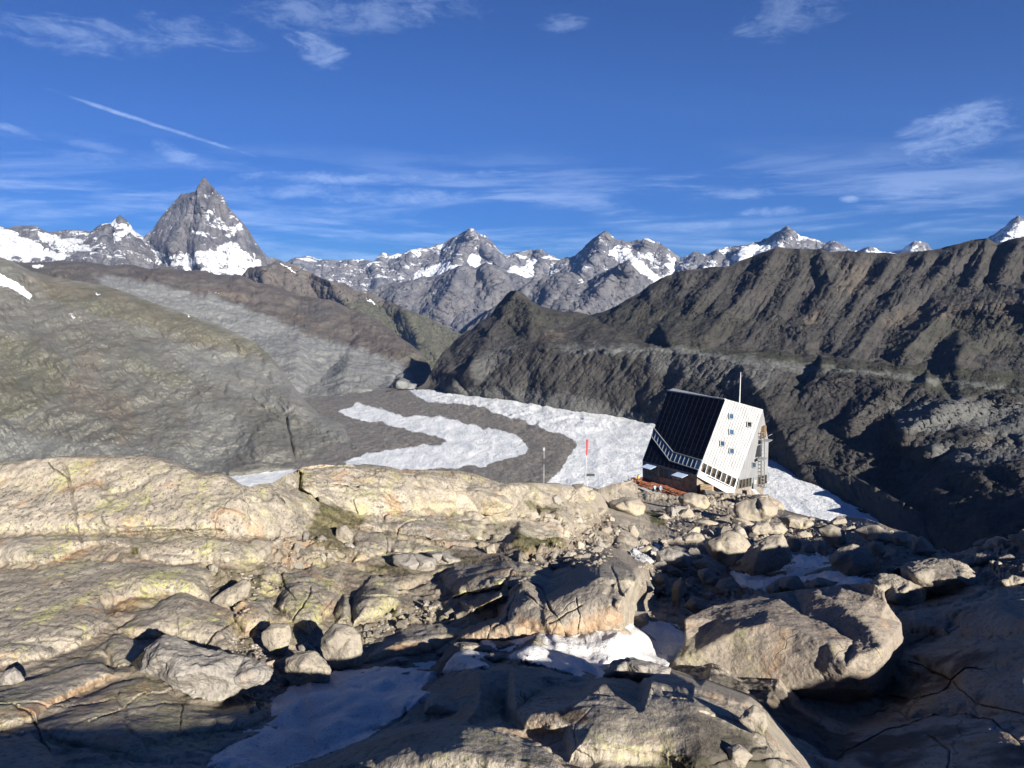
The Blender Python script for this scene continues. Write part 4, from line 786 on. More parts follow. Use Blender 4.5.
snow_patch(T('g', [(-100, 290), (-20, 285), (60, 275), (200, 262), (300, 255), (420, 232), (520, 222), (600, 225), (640, 260), (665, 300), (640, 350), (560, 375), (450, 350), (390, 370), (340, 410), (260, 418), (180, 385), (100, 360), (20, 345), (-100, 330)]), .045, 311)
snow_patch(T('d', [(-120, 520), (-40, 525), (60, 500), (85, 480), (90, 450), (150, 445), (230, 460), (250, 500), (330, 525), (385, 545), (340, 560), (270, 560), (190, 535), (100, 535), (40, 560), (-40, 570), (-110, 545)]), .05, 321, .03)
snow_patch(T('c', [(470, 425), (560, 410), (640, 425), (700, 445), (690, 470), (600, 460), (500, 460)]), .02, 331, .03)
snow_patch(T('c', [(855, 515), (910, 525), (983, 540), (1050, 545), (1040, 565), (940, 570), (880, 555)]), .02, 341, .03)

# ------------------------------------------------------------------ rocks
def subdivide(V, Fc, n):
    for _ in range(n):
        E = np.sort(np.concatenate([Fc[:, [0, 1]], Fc[:, [1, 2]], Fc[:, [2, 0]]]), 1)
        U, inv = np.unique(E, axis=0, return_inverse=True); inv = inv.reshape(-1)
        m = len(Fc); a, b, c = inv[:m]+len(V), inv[m:2*m]+len(V), inv[2*m:]+len(V)
        V = np.concatenate([V, V[U].mean(1)])
        Fc = np.concatenate([np.stack([Fc[:, 0], a, c], 1), np.stack([a, Fc[:, 1], b], 1), np.stack([c, b, Fc[:, 2]], 1), np.stack([a, b, c], 1)])
    return V, Fc
def smooth_v(V, Fc, n, k=.5):
    E = np.unique(np.sort(np.concatenate([Fc[:, [0, 1]], Fc[:, [1, 2]], Fc[:, [2, 0]]]), 1), axis=0)
    cnt = np.bincount(E.ravel(), minlength=len(V))[:, None]
    for _ in range(n):
        S = np.zeros_like(V); np.add.at(S, E[:, 0], V[E[:, 1]]); np.add.at(S, E[:, 1], V[E[:, 0]])
        V = V+k*(S/np.maximum(cnt, 1)-V)
    return V
def v_normals(V, Fc):
    n = np.cross(V[Fc[:, 1]]-V[Fc[:, 0]], V[Fc[:, 2]]-V[Fc[:, 0]]); N = np.zeros_like(V)
    for k in range(3): np.add.at(N, Fc[:, k], n)
    return N/(np.linalg.norm(N, axis=1, keepdims=True)+1e-12)
def describe(o, label, cat, group=None):
    o['label'] = label; o['category'] = cat
    if group: o['group'] = group
    return o
def traced_rock(pts, label, mat=None, bulge=.34, inner=None, D0=None, seed=0, name='boulder', rough=.035, n=None, thick=.8, sink=.25, rim=None):
    """a loose rock: its silhouette at its own distance, a faceted front, a full back"""
    r = np.random.RandomState(seed+int(pts[0][0]*7))
    xs = np.array([p[0] for p in pts]); ys = np.array([p[1] for p in pts])
    wpx = xs.max()-xs.min(); hpx = ys.max()-ys.min(); cxp = xs.mean()
    if D0 is None:
        G = ground_at(xs.mean(), ys.max()-1); D0 = (CP*G[1]-SP*G[2])
        D0 += sink*min(wpx, hpx*1.4)/F*D0
    size = D0*wpx/F
    fr = [(x, y, 0.0) for x, y in pts]; no = len(fr)
    if inner: fr += [(x, y, dd) for x, y, dd in inner]
    else:
        k = 0; tries = 0; got = []
        while k < 7 and tries < 400:
            tries += 1
            x = r.uniform(xs.min(), xs.max()); y = r.uniform(ys.min(), ys.max())
            sd = float(poly_sd(np.array([x]), np.array([y]), pts)[0])
            if sd < .13*min(wpx, hpx): continue
            if any(math.hypot(x-a, y-b) < .24*min(wpx, hpx) for a, b, _ in got): continue
            f = min(1, sd/(.42*min(wpx, hpx)))
            up = (y-ys.min())/hpx               # the lower front leans toward the viewer
            got.append((x, y, -size*bulge*(.45+.55*f)*(.55+.75*up)*r.uniform(.5, 1.4))); k += 1
        fr += got
    # outline: bottom nearer, top further
    tilt = 0 if inner else .38*size
    for i in range(no):
        x, y, d = fr[i]; fr[i] = (x, y, d+tilt*(.5-(y-ys.min())/hpx)+(rim[i] if rim else 0))
    co, ed, fa, ov, oe, of = delaunay_2d_cdt([Vector((a, b)) for a, b, _ in fr], [], [list(range(no))], 1, 1e-5)
    idx = [o[0] if o else 0 for o in ov]
    tri = np.array([[idx[i] for i in f] for f in fa if len(f) == 3])
    A = np.array(fr); V = world(A[:, 0], A[:, 1], D0+A[:, 2])
    # back
    ni = len(fr)-no
    cxy = A[:no, :2].mean(0)
    back = A[no:].copy(); back[:, :2] = cxy+(back[:, :2]-cxy)*.9; back[:, 2] = np.abs(back[:, 2])*thick+.15*size
    Vb = world(back[:, 0], back[:, 1], D0+back[:, 2])
    V = np.concatenate([V, Vb]); m = {i: i for i in range(no)}; m.update({no+i: no+ni+i for i in range(ni)})
    trib = np.array([[m[a] for a in t[::-1]] for t in tri])
    Fc = np.concatenate([tri, trib])
    N = v_normals(V, Fc); cen = V.mean(0)
    if ((V-cen)*N).sum() < 0: Fc = Fc[:, ::-1]
    if n is None: n = 3 if wpx < 45 else (4 if wpx < 110 else 5)
    V, Fc = subdivide(V, Fc, n-1 if n > 2 else n)
    V = smooth_v(V, Fc, 2 if n > 3 else 1, .35 if n > 3 else .12)
    if n > 2: V, Fc = subdivide(V, Fc, 1)
    N = v_normals(V, Fc)
    h = fbm(V, size*.42, 6, seed+3, .6)*1.1+.7*fbm(V*np.array([1, 1, 1.5]), size*.16, 5, seed+4, .62, True)
    V = V+N*(size*rough*h)[:, None]
    base = np.array([V[:, 0].mean(), V[:, 1].mean(), V[:, 2].min()])
    o = mesh_from(name, V-base, Fc, mat or M_BOULD)
    o.location = base
    return describe(o, label, 'rock')
ROCKS = [
 (T('e', [(500, 370), (560, 310), (632, 262), (800, 308), (940, 345), (1000, 362), (1043, 395), (1035, 425), (985, 452), (930, 458), (905, 482), (850, 510), (740, 497), (690, 472), (590, 412), (540, 400)]), 'large flat-topped grey boulder lying on the pale slab at the lower left', M_GREY),
 (T('e', [(812, 128), (870, 80), (935, 42), (962, 52), (963, 75), (950, 112), (898, 142), (850, 152)]), 'rounded oblong pale stone lying in the mossy gap above the large grey boulder', None),
 (T('e', [(0, 425), (20, 395), (55, 380), (80, 400), (94, 430), (50, 452), (5, 455)]), 'small grey stone wedged at the left edge under the lichen-covered slab', M_GREY),
 (T('e', [(800, 560-588+20), (820, -18), (845, 5), (838, 25), (808, 28)]), 'tiny pale stone in the moss beside the rounded oblong stone', None),
 (T('f', [(248, 268), (300, 213), (370, 225), (405, 258), (412, 310), (388, 388), (330, 394), (285, 385), (262, 342), (245, 302)]), 'upright pinkish block standing at the upper edge of the gully snow', None),
 (T('f', [(110, 382), (118, 350), (155, 328), (228, 320), (262, 352), (286, 392), (280, 440), (200, 452), (140, 452), (112, 425)]), 'angular pale boulder at the left corner of the gully snow', None),
 (T('f', [(18, 250), (60, 213), (130, 213), (137, 268), (112, 338), (60, 332), (28, 292)]), 'weathered block with a mossy top just above the angular pale boulder', None),
 (T('f', [(160, 300), (195, 285), (225, 310), (235, 325), (190, 322), (165, 318)]), 'flat grey stone lying between the two pale blocks by the gully', M_GREY),
 (T('f', [(690, 322), (735, 290), (770, 318), (752, 340), (700, 337)]), 'small rust-brown stone at the foot of the rounded slab', None),
 (T('f', [(755, 292), (800, 284), (902, 300), (906, 316), (840, 332), (780, 324)]), 'thin flat brown stone lying on the snow edge below the bedrock wall', None),
 (T('f', [(542, 408), (590, 396), (640, 420), (626, 442), (560, 442)]), 'dark low rock poking out of the middle of the gully snow', M_GREY),
 (T('f', [(470, 372), (540, 345), (600, 352), (560, 372), (500, 384)]), 'dark grey stone half buried where the gully snow meets the rounded slab', M_GREY),
 (T('f', [(860, 345), (900, 328), (950, 330), (960, 350), (900, 372)]), 'pale stone at the heap of rubble on the right end of the thin snow tongue', None),
 (T('b', [(736, 212), (775, 190), (840, 172), (900, 188), (960, 215), (990, 250), (972, 268), (900, 284), (848, 276), (800, 248)]), 'perched boulder with a dark undercut on top of the lichen slab', None),
 (T('b', [(308, 345), (318, 330), (345, 328), (374, 362), (366, 392), (322, 400), (306, 375)]), 'small upright pinkish stone standing alone on the moss patch', None),
 (T('b', [(340, 400), (362, 390), (380, 410), (372, 424), (345, 420)]), 'little dark stone at the lower end of the moss patch', M_GREY),
 (T('b', [(525, 445), (600, 438), (690, 458), (684, 498), (610, 507), (560, 494), (530, 472)]), 'blocky grey boulder with a flat front above the narrow moss strip', M_GREY),
 (T('b', [(655, 432), (720, 428), (790, 465), (740, 480), (695, 470)]), 'flat grey slab-like rock leaning behind the blocky grey boulder', M_GREY),
 (T('b', [(876, 410), (915, 398), (922, 436), (890, 446)]), 'small pale stone sitting in the notch right of the lichen slab', None),
 (T('c', [(215, 185), (235, 172), (272, 168), (315, 192), (322, 215), (312, 232), (280, 236), (232, 220)]), 'rounded boulder on the skyline of the foreground left of the hut', None),
 (T('c', [(150, 215), (175, 208), (195, 235), (180, 250), (155, 238)]), 'dark small boulder below the rounded skyline boulder', M_GREY),
 (T('c', [(368, 238), (430, 222), (490, 224), (513, 255), (505, 282), (480, 292), (430, 280), (385, 262)]), 'broad flat boulder with a vertical right edge in front of the terrace', None),
 (T('c', [(640, 222), (660, 208), (700, 206), (740, 212), (764, 245), (750, 262), (700, 268), (650, 256)]), 'dark angular boulder with a pale lit flank in front of the hut', None),
 ([(734.5, 512), (735, 504), (748, 499), (758, 497), (766, 498), (779, 507), (777, 515), (760, 521.5), (742, 521.5)], 'big square-cut boulder under the corner of the hut', None),
 ([(745, 499), (756, 495), (767, 495), (781, 503), (784, 510), (776, 509), (762, 501)], 'flat brown slab resting on the big square-cut boulder by the hut', None),
 (T('c', [(750, 392), (790, 370), (830, 350), (880, 362), (905, 382), (921, 410), (900, 440), (882, 492), (842, 502), (790, 462), (756, 432)]), 'large pale two-faced boulder in the middle of the boulder field right of centre', None),
 (T('d', [(-105, 460), (-75, 425), (-50, 398), (0, 370), (58, 360), (82, 420), (88, 468), (42, 502), (0, 512), (-60, 532), (-95, 500)]), 'big rounded boulder with furrowed sides beside the right-hand snow patch', None),
 (T('d', [(-40, 350), (0, 318), (50, 318), (76, 345), (60, 362), (0, 372)]), 'low rounded boulder sitting above the furrowed boulder', None),
 (T('c', [(650, 375), (690, 352), (728, 360), (742, 382), (702, 402), (660, 404)]), 'pale boulder left of the large two-faced boulder', None),
 (T('c', [(556, 428), (600, 413), (650, 428), (690, 450), (682, 488), (610, 500), (556, 484)]), 'flat light-grey slab lying over the little snow remnant', M_GREY),
 (T('c', [(908, 335), (940, 318), (985, 315), (1000, 345), (960, 374), (918, 364)]), 'dark lumpy boulder above and right of the two-faced boulder', None),
 (T('c', [(688, 478), (740, 450), (822, 490), (802, 520), (740, 524)]), 'low tilted block in the rubble below the two-faced boulder', None),
 (T('c', [(778, 562), (800, 540), (842, 528), (888, 570), (862, 602), (800, 597)]), 'round pale boulder at the lower right of the rubble field', None),
 (T('c', [(612, 575), (622, 545), (650, 528), (672, 560), (656, 602), (640, 645), (614, 622)]), 'narrow upright orange-brown rock in the rubble above the shaded hollow', None),
 (T('c', [(548, 545), (562, 518), (592, 512), (604, 560), (572, 578)]), 'pale wedge-shaped stone left of the upright orange-brown rock', None),
 (T('c', [(660, 640), (690, 600), (740, 610), (750, 650), (700, 665)]), 'pale flat boulder at the lower lip of the rubble field', None),
 (T('c', [(710, 500), (760, 490), (800, 530), (780, 560), (730, 550)]), 'grey rock in the rubble under the low tilted block', M_GREY),
 (T('c', [(445, 330), (470, 325), (490, 360), (480, 380), (455, 375)]), 'small orange stone leaning on the slab left of the rubble field', None),
 (T('d', [(192, 342), (240, 322), (292, 346), (302, 398), (262, 422), (232, 397), (200, 362)]), 'tall slanting pale boulder above the right-hand snow patch', None),
 (T('d', [(232, 458), (268, 415), (330, 400), (392, 428), (417, 465), (400, 500), (345, 528), (298, 518), (245, 482)]), 'large dark egg-shaped boulder at the upper right of the snow patch', None),
 (T('d', [(382, 410), (400, 385), (440, 395), (452, 430), (430, 462), (405, 445)]), 'small knobbly boulder leaning on the dark egg-shaped boulder', None),
 (T('d', [(78, 372), (108, 362), (130, 398), (117, 437), (84, 432)]), 'upright rounded stone right of the low rounded boulder', None),
 (T('d', [(130, 408), (165, 398), (187, 425), (162, 442), (135, 437)]), 'small rounded stone at the top edge of the right-hand snow patch', None),
 (T('d', [(174, 398), (200, 382), (237, 430), (222, 450), (188, 430)]), 'short leaning stone between the snow patch and the tall slanting boulder', None),
 (T('d', [(330, 345), (360, 332), (422, 328), (472, 360), (494, 402), (430, 408), (370, 382)]), 'broad brown boulder on the crest above the dark egg-shaped boulder', None),
 (T('d', [(468, 365), (492, 352), (532, 350), (562, 385), (542, 412), (492, 402)]), 'pale block on the crest right of the broad brown boulder', None),
 (T('d', [(552, 385), (590, 368), (625, 400), (652, 432), (602, 450), (560, 432)]), 'smooth pale block lying on the slope at the right end of the crest', None),
 (T('d', [(40, 300), (90, 288), (150, 300), (178, 322), (130, 345), (80, 335)]), 'flat brown boulder right of the square-cut boulder under the hut', None),
 (T('d', [(-10, 570), (30, 538), (60, 528), (112, 524), (150, 568), (102, 592), (20, 594)]), 'rough pitted rock at the lower rim of the right-hand snow patch', None),
 (T('d', [(138, 562), (188, 530), (272, 548), (262, 568), (172, 578)]), 'smooth low rock beside the rough pitted rock at the snow rim', None),
 (T('d', [(472, 505), (500, 488), (560, 466), (620, 456), (690, 458), (760, 478), (795, 505), (835, 545), (880, 575), (800, 590), (700, 596), (610, 585), (540, 560)]), 'broad smooth boulder catching the light above the dark slope on the right', None),
 (T('d', [(388, 550), (430, 516), (480, 518), (545, 534), (610, 565), (662, 598), (600, 625), (500, 640), (430, 620)]), 'long boulder with a lit sloping top behind the biggest boulder', None),
 (T('d', [(730, 478), (790, 440), (850, 430), (880, 455), (830, 480), (760, 492)]), 'small lit rock on the shaded slope at the far right', None),
 (T('d', [(880, 600-60), (940, 520), (985, 530), (985, 560), (920, 568)]), 'small brown rock at the right edge in the shade', None),
 (T('g', [(868, 582), (900, 545), (932, 524), (975, 558), (985, 600), (962, 642), (900, 612)]), 'small jagged rock on the right end of the near bottom slab', None),
 (T('g', [(820, 690), (870, 675), (925, 720), (890, 768), (840, 760)]), 'lichen-speckled stone at the bottom edge below the jagged rock', None),
 (T('g', [(345, 418), (388, 362), (450, 346), (560, 372), (612, 382), (602, 432), (520, 440), (440, 424)]), 'dark rounded rock rising from the shaded snow left of the biggest boulder', M_GREY),
 (T('g', [(440, 200), (470, 165), (520, 170), (525, 215), (480, 235), (445, 228)]), 'dark stone in the shade at the right foot of the bedrock wall', M_GREY),
]
for i, (pts, lab, m) in enumerate(ROCKS):
    traced_rock(pts, lab, m, seed=400+i*7)
# the biggest boulder: a lit lip on the right, an overhanging shaded face, a lit slab face below
BIG = T('h', [(-393, 435), (-355, 365), (-318, 290), (-322, 200), (-250, 165), (-150, 140), (0, 105), (100, 92), (200, 78), (290, 66), (370, 56), (412, 65), (442, 92), (452, 135), (482, 175), (512, 215), (523, 285), (512, 335), (478, 400), (440, 465), (372, 505), (290, 560), (150, 578), (0, 555), (-120, 515), (-260, 468)])
BIN = [(x, y, d) for (x, y), d in zip(T('h', [(180, 108), (262, 140), (330, 190), (392, 240), (440, 310), (400, 372), (-120, 235), (0, 215), (110, 245), (230, 290), (345, 338), (300, 380), (-280, 330), (-250, 400), (-150, 420), (0, 440), (120, 455), (250, 462), (370, 462), (-60, 310), (80, 350), (200, 390), (0, 165), (140, 190), (250, 232), (330, 285), (-200, 200), (430, 190), (400, 110), (-60, 480), (150, 510)]),
    [k*1.25 for k in (.8, .3, -.25, -.75, -1.2, -1.35, -.1, -.25, -.55, -.95, -1.3, -1.35, 0, -.1, -.3, -.6, -.85, -1.05, -1.15, -.35, -.7, -1.0, .75, .45, -.1, -.75, .7, 0, .6, -.3, -.6)])]
traced_rock(BIG, 'biggest boulder, rough brown with a bright right-hand lip, beside the shaded snow', M_DARKB, inner=BIN, D0=14.4, seed=900, rough=.014, n=5, thick=1.2, rim=[k*1.25 for k in (.1, .1, .3, .7, 1.3, 1.5, 1.8, 1.8, 1.6, 1.3, .9, .6, .5, .4, .3, .2, .1, 0, -.1, -.3, -.4, -.1, 0, 0, 0, 0)])

# loose stones: a few hand-made kinds copied over the broken ground
def stone_mesh(seed, sub, flat=.75, k=14):
    bm = bmesh.new(); bmesh.ops.create_icosphere(bm, subdivisions=sub, radius=1.0)
    V = np.array([v.co[:] for v in bm.verts]); bm.verts.index_update(); Fc = np.array([[v.index for v in f.verts] for f in bm.faces]); bm.free()
    r = np.random.RandomState(seed)
    nrm = r.normal(size=(k, 3)); nrm /= np.linalg.norm(nrm, axis=1, keepdims=True); p = r.uniform(.55, 1.0, k)
    dt = V@nrm.T
    rad = np.where(dt > .05, p/np.maximum(dt, .05), 9).min(1); rad = np.minimum(rad, 1.35)
    V = V*rad[:, None]*np.array([1, r.uniform(.65, .95), flat*r.uniform(.6, 1.0)])
    V = V*(1+.10*fbm(V, .6, 4, seed)[:, None])
    return V, Fc
PROTO = []
for i in range(14):
    V, Fc = stone_mesh(500+i, 3 if i < 10 else 3, .8, 12+i % 4)
    o = mesh_from('stone', V, Fc, [M_BOULD, M_GREY, M_SCREE][i % 3], smooth=False)
    # soften shading a little: smooth by angle is not needed, facets are the stone's own
    PROTO.append(o)
used = set()
def place_stone(px, py, size, label, group, name='stone'):
    i = int(rng.randint(len(PROTO)))
    if i not in used: o = PROTO[i]; used.add(i)
    else: o = PROTO[i].copy(); col.objects.link(o)
    G = ground_at(px, py)
    o.location = (G[0], G[1], G[2]+size*.12)
    o.scale = (size, size, size)
    o.rotation_euler = (rng.uniform(-.45, .45), rng.uniform(-.45, .45), rng.uniform(0, 6.28))
    return describe(o, label, 'stone', group)
def sample_in(poly):
    xs = [p[0] for p in poly]; ys = [p[1] for p in poly]
    while True:
        x = rng.uniform(min(xs), max(xs)); y = rng.uniform(min(ys), max(ys))
        if poly_sd(np.array([x]), np.array([y]), poly)[0] > 0: return x, y
ZONES = [(0, 52, (.3, .8), 'loose angular stone in the rubble below the rounded slabs left of centre', 'loose stones in the rubble left of the boulder field', (2.2, 8)),
    (1, 75, (.3, .8), 'loose angular stone in the rubble field above the shaded hollow', 'loose stones in the rubble field above the shaded hollow', (2.4, 10)),
    (2, 34, (.3, .8), 'loose rock among the boulders between the hut and the rubble field', 'loose rocks between the hut and the rubble field', (3.2, 11)),
    (3, 16, (.3, .8), 'flat angular stone in the small heap beside the moss patch', 'flat stones heaped beside the moss patch', (3.0, 7.0)),
    (4, 26, (.3, .8), 'loose stone in the cleft between the rounded slab and the slabs above it', 'loose stones in the cleft above the rounded slab', (2.2, 6.5)),
    (5, 12, (.3, .8), 'loose stone on the dark soil left of the gully snow', 'loose stones on the soil left of the gully snow', (2.2, 6.0)),
    (6, 34, (.3, .8), 'loose rock on the boulder slope right of the hut', 'loose rocks on the boulder slope right of the hut', (3.2, 11)),
    (7, 22, (.3, .8), 'loose rock on the shaded slope at the far right', 'loose rocks on the shaded slope at the far right', (3.2, 11)),
    (8, 10, (.3, .8), 'loose stone in the shaded hollow beside the bedrock wall', 'loose stones in the shaded hollow', (2.5, 6.0)),
    (9, 14, (.3, .8), 'loose rock directly in front of the hut', 'loose rocks directly in front of the hut', (2.5, 6.5)),
    (10, 10, (.3, .8), 'small stone in the heap at the right end of the thin snow tongue', 'small stones at the end of the snow tongue', (2.0, 4.5))]
for zi, cnt, _, lab, grp, (a, b) in ZONES:
    for _k in range(cnt):
        x, y = sample_in(RUB[zi][0]); G = ground_at(x, y); Dd = CP*G[1]-SP*G[2]
        spx = a+(b-a)*rng.rand()**2.2
        place_stone(x, y, spx*Dd/F, lab, grp)
for o in [PROTO[i] for i in range(len(PROTO)) if i not in used]: bpy.data.objects.remove(o)
# finer rubble nobody could count
VV, FF, off = [], [], 0
small = [stone_mesh(700+i, 1, .8, 9) for i in range(6)]
for zi in range(len(RUB)):
    poly, dens = RUB[zi]; ar = abs(sum(poly[i][0]*poly[(i+1) % len(poly)][1]-poly[(i+1) % len(poly)][0]*poly[i][1] for i in range(len(poly))))/2
    for _k in range(int(ar*.10*dens)):
        x, y = sample_in(poly); G = ground_at(x, y); Dd = CP*G[1]-SP*G[2]
        s_ = (.7+2.0*rng.rand()**2)*Dd/F
        V, Fc = small[rng.randint(6)]
        a = rng.uniform(0, 6.28); c_, s2 = math.cos(a), math.sin(a); R = np.array([[c_, -s2, 0], [s2, c_, 0], [0, 0, 1]])
        VV.append((V*s_)@R.T+G+np.array([0, 0, s_*.2])); FF.append(Fc+off); off += len(V)
o = mesh_from('gravel', np.concatenate(VV), np.concatenate(FF), M_SCREE, smooth=False); o['kind'] = 'stuff'

# ------------------------------------------------------------------ the rock the viewer stands on, plus an unseen ridge added for its shade
nx, ny = 420, 170
XX, YY = np.meshgrid(np.linspace(-9, 60, nx), np.linspace(-14, 9, ny))
zz = np.full(XX.shape, -8.0)
dd = np.hypot(XX*.8, (YY+.9))
zz = np.maximum(zz, -1.98-.12*np.maximum(dd-1.2, 0)**2-.25*np.maximum(dd-1.5, 0))
shade_ridge = [(7.2, 2.6, -3.3), (9, 2, -2.5), (9.8, 1.6, -2.2), (10.8, 1.2, -2.9), (12.2, .9, -2.8), (13.1, .8, -1.8), (15, .3, -1.4), (16.5, -.2, -1.0), (18, -.6, -.3), (20, 0, -.4), (23, 1.5, -1.9), (28, 2.6, -2.0), (31, 3, -.8), (36, 3, .4), (40, 3, 2.2), (50, 2, 3.2), (60, 2, 3.4)]
for (ax, ay, az_), (bx, by, bz) in zip(shade_ridge[:-1], shade_ridge[1:]):
    t = np.clip(((XX-ax)*(bx-ax)+(YY-ay)*(by-ay))/((bx-ax)**2+(by-ay)**2), 0, 1)
    zz = np.maximum(zz, az_+t*(bz-az_)-.95*np.hypot(XX-ax-t*(bx-ax), YY-ay-t*(by-ay)))
PP = np.stack([XX, YY, zz], -1)
PP[..., 2] += .22*fbm(PP, 1.8, 5, 341, .55)
lim = -.80*np.maximum(YY, 0)-.12
PP[..., 2] = np.where((YY > 0) & (np.abs(XX) < YY*.78+1.0), np.minimum(PP[..., 2], lim), PP[..., 2])
PP[..., 2] = np.where((np.hypot(XX, YY) < 1.0), np.minimum(PP[..., 2], -1.5), PP[..., 2])
oc = mesh_from('outcrop_shade_ridge', PP.reshape(-1, 3), grid_faces(ny, nx), M_GROUND, {k: np.zeros(nx*ny)+(.6 if k == 'lichen' else 0) for k in ('lichen', 'moss', 'warm', 'soil', 'darken')})
structure(oc)
# ================================================================== THE HUT
def quadplane(p3):
    """a plane through three (px,py,D): returns world() of any bearing on it"""
    A = np.array([[1, p[0], p[1]] for p in p3], float); b = np.array([1/p[2] for p in p3]); s = np.linalg.solve(A, b)
    def f(px, py, off=0.0):
        P = world(px, py, 1/(s[0]+s[1]*px+s[2]*py))
        return P
    a, b_, c = [world(*p) for p in p3]; n = np.cross(b_-a, c-a); n /= np.linalg.norm(n)
    if (n*a).sum() > 0: n = -n
    f.n = n
    return f
M_ALU = None
def mat_alu():
    n = NT('brushed_cladding'); p = n.pos()
    # standing seams: a noise squeezed along the wall, plus mottled sheets
    s_ = n.noise(n.pos((1, 1, .12)), 2.2, 3, .5); sh = n.voro(n.pos((1, 1, .45)), 1.1, 'F1', 'Color')
    sp = n.n('ShaderNodeSeparateColor'); n.put(sp.inputs[0], sh)
    c = n.mix(n.ramp(s_, .35, .65), (.24, .245, .25), (.30, .305, .31))
    c = n.mix(n.math('MULTIPLY', sp.outputs[0], .5), c, (.37, .375, .38))
    return n.done(c, .68, None, .5, .4)
M_ALU = mat_alu()
M_PV = plain('solar_glass', (.003, .0035, .008), .3, 0, .3, .4, .22)
M_STAIRGLASS = plain('stair_glazing', (.035, .075, .13), .12, 0, .2, .6, .6)
M_GLASS = plain('window_glass', (.035, .035, .03), .12, 0, .5, 1.5, .6)
M_WOOD = plain('larch_boards', (.13, .085, .045), .8)
M_FRAME = plain('metal_frame', (.33, .35, .36), .5, .5)
M_SEAM = plain('dark_seam', (.20, .205, .21), .6, .3)
M_DECK = plain('red_brown_deck', (.30, .11, .055), .8, 0, .25, 2.0)
M_WHITE = plain('white_paint', (.42, .42, .41), .5)
M_DARK = plain('dark_metal', (.045, .05, .055), .5, .3)
M_GREYWALL = plain('weathered_larch', (.22, .19, .155), .85, 0, .2, 1.2)
def poly_panel(name, plane, pts, mat, out=.05, thick=.06, parent=None):
    """a flat panel with real thickness standing `out` proud of its plane"""
    n = plane.n; top = [plane(x, y)+n*out for x, y in pts]; bot = [p-n*thick for p in top]
    k = len(pts); bm = bmesh.new()
    vt = [bm.verts.new(p) for p in top]; vb = [bm.verts.new(p) for p in bot]
    bm.faces.new(vt); bm.faces.new(vb[::-1])
    for i in range(k): bm.faces.new([vt[i], vb[i], vb[(i+1) % k], vt[(i+1) % k]])
    bmesh.ops.recalc_face_normals(bm, faces=bm.faces)
    return from_bm(name, bm, mat, parent)
def from_bm(name, bm, mat, parent=None, smooth=False):
    me = bpy.data.meshes.new(name); bm.to_mesh(me); bm.free(); me.materials.append(mat)
    if smooth:
        for p in me.polygons: p.use_smooth = True
    o = bpy.data.objects.new(name, me); col.objects.link(o)
    if parent is not None:
        o.parent = parent; o.matrix_parent_inverse = parent.matrix_world.inverted()
    return o
def bar(bm, a, b, w, h=None):
    a = Vector(a); b = Vector(b); h = h or w; d = (b-a)
    L = d.length; z_ = d.normalized(); x_ = z_.cross(Vector((0, 0, 1)))
    if x_.length < 1e-3: x_ = Vector((1, 0, 0))
    x_.normalize(); y_ = z_.cross(x_)
    vs = [bm.verts.new(p+x_*sx*w/2+y_*sy*h/2) for p in (a, b) for sx, sy in ((-1, -1), (1, -1), (1, 1), (-1, 1))]
    for f in ((3, 2, 1, 0), (4, 5, 6, 7), (0, 1, 5, 4), (1, 2, 6, 5), (2, 3, 7, 6), (3, 0, 4, 7)): bm.faces.new([vs[i] for i in f])
def box(bm, c, s, rz=0.0):
    c = Vector(c); cs, sn = math.cos(rz), math.sin(rz); vs = []
    for sx, sy, sz in ((-1, -1, -1), (1, -1, -1), (1, 1, -1), (-1, 1, -1), (-1, -1, 1), (1, -1, 1), (1, 1, 1), (-1, 1, 1)):
        x, y, z_ = sx*s[0]/2, sy*s[1]/2, sz*s[2]/2; vs.append(bm.verts.new(c+Vector((x*cs-y*sn, x*sn+y*cs, z_))))
    for f in ((3, 2, 1, 0), (4, 5, 6, 7), (0, 1, 5, 4), (1, 2, 6, 5), (2, 3, 7, 6), (3, 0, 4, 7)): bm.faces.new([vs[i] for i in f])
def empty(name, loc, rz=0):
    o = bpy.data.objects.new(name, None); col.objects.link(o); o.location = loc; o.rotation_euler = (0, 0, rz)
    bpy.context.view_layer.update(); return o

E_, F2, B_, D_ = (696.8, 475.3, 117.5), (738.3, 478.4, 117.0), (725.4, 399.4, 120.5), (642.2, 461.3, 129)
R_ = (767, 488, 133); C_ = (762.9, 410, 121)
front = quadplane([E_, F2, B_]); pv = quadplane([E_, B_, D_]); 
pC = front(762.9, 410); side = quadplane([F2, (762.9, 410, float(CP*pC[1]-SP*pC[2])), R_])
pE, pF, pB, pD = world(*E_), world(*F2), world(*B_), world(*D_)
pC = front(762.9, 410); pA = pv(668.0, 390.5); pR = world(*R_)
pG = side(765.2, 423); pH = side(768.5, 442)
hut = empty('mountain_hut', (float(pF[0]), float(pF[1]), -39.5))
describe(hut, 'angular silver mountain hut with a dark solar facade standing among the boulders above the glacier', 'hut')
def hull(name, pts, mat, parent):
    bm = bmesh.new()
    for p in pts: bm.verts.new(p)
    r = bmesh.ops.convex_hull(bm, input=bm.verts)
    bmesh.ops.delete(bm, geom=[g for g in r['geom_interior'] if isinstance(g, bmesh.types.BMVert)], context='VERTS')
    bmesh.ops.recalc_face_normals(bm, faces=bm.faces)
    return from_bm(name, bm, mat, parent)
wb = side(767, 492); back1 = pR+np.array([-2.5, 9, 0.]); back2 = pD+np.array([3.5, 9, -.4])
lowF = front(734.8, 490); lowE = front(697.0, 476.5)
body = hull('wall', [pA, pB, pC, pD, pE, pF, pG, pH, pR, back1, back2, pA+np.array([2, 5, -.3]), pC+np.array([-3, 7, -.4]), pH+np.array([-1.5, 4, 0])], M_ALU, hut)
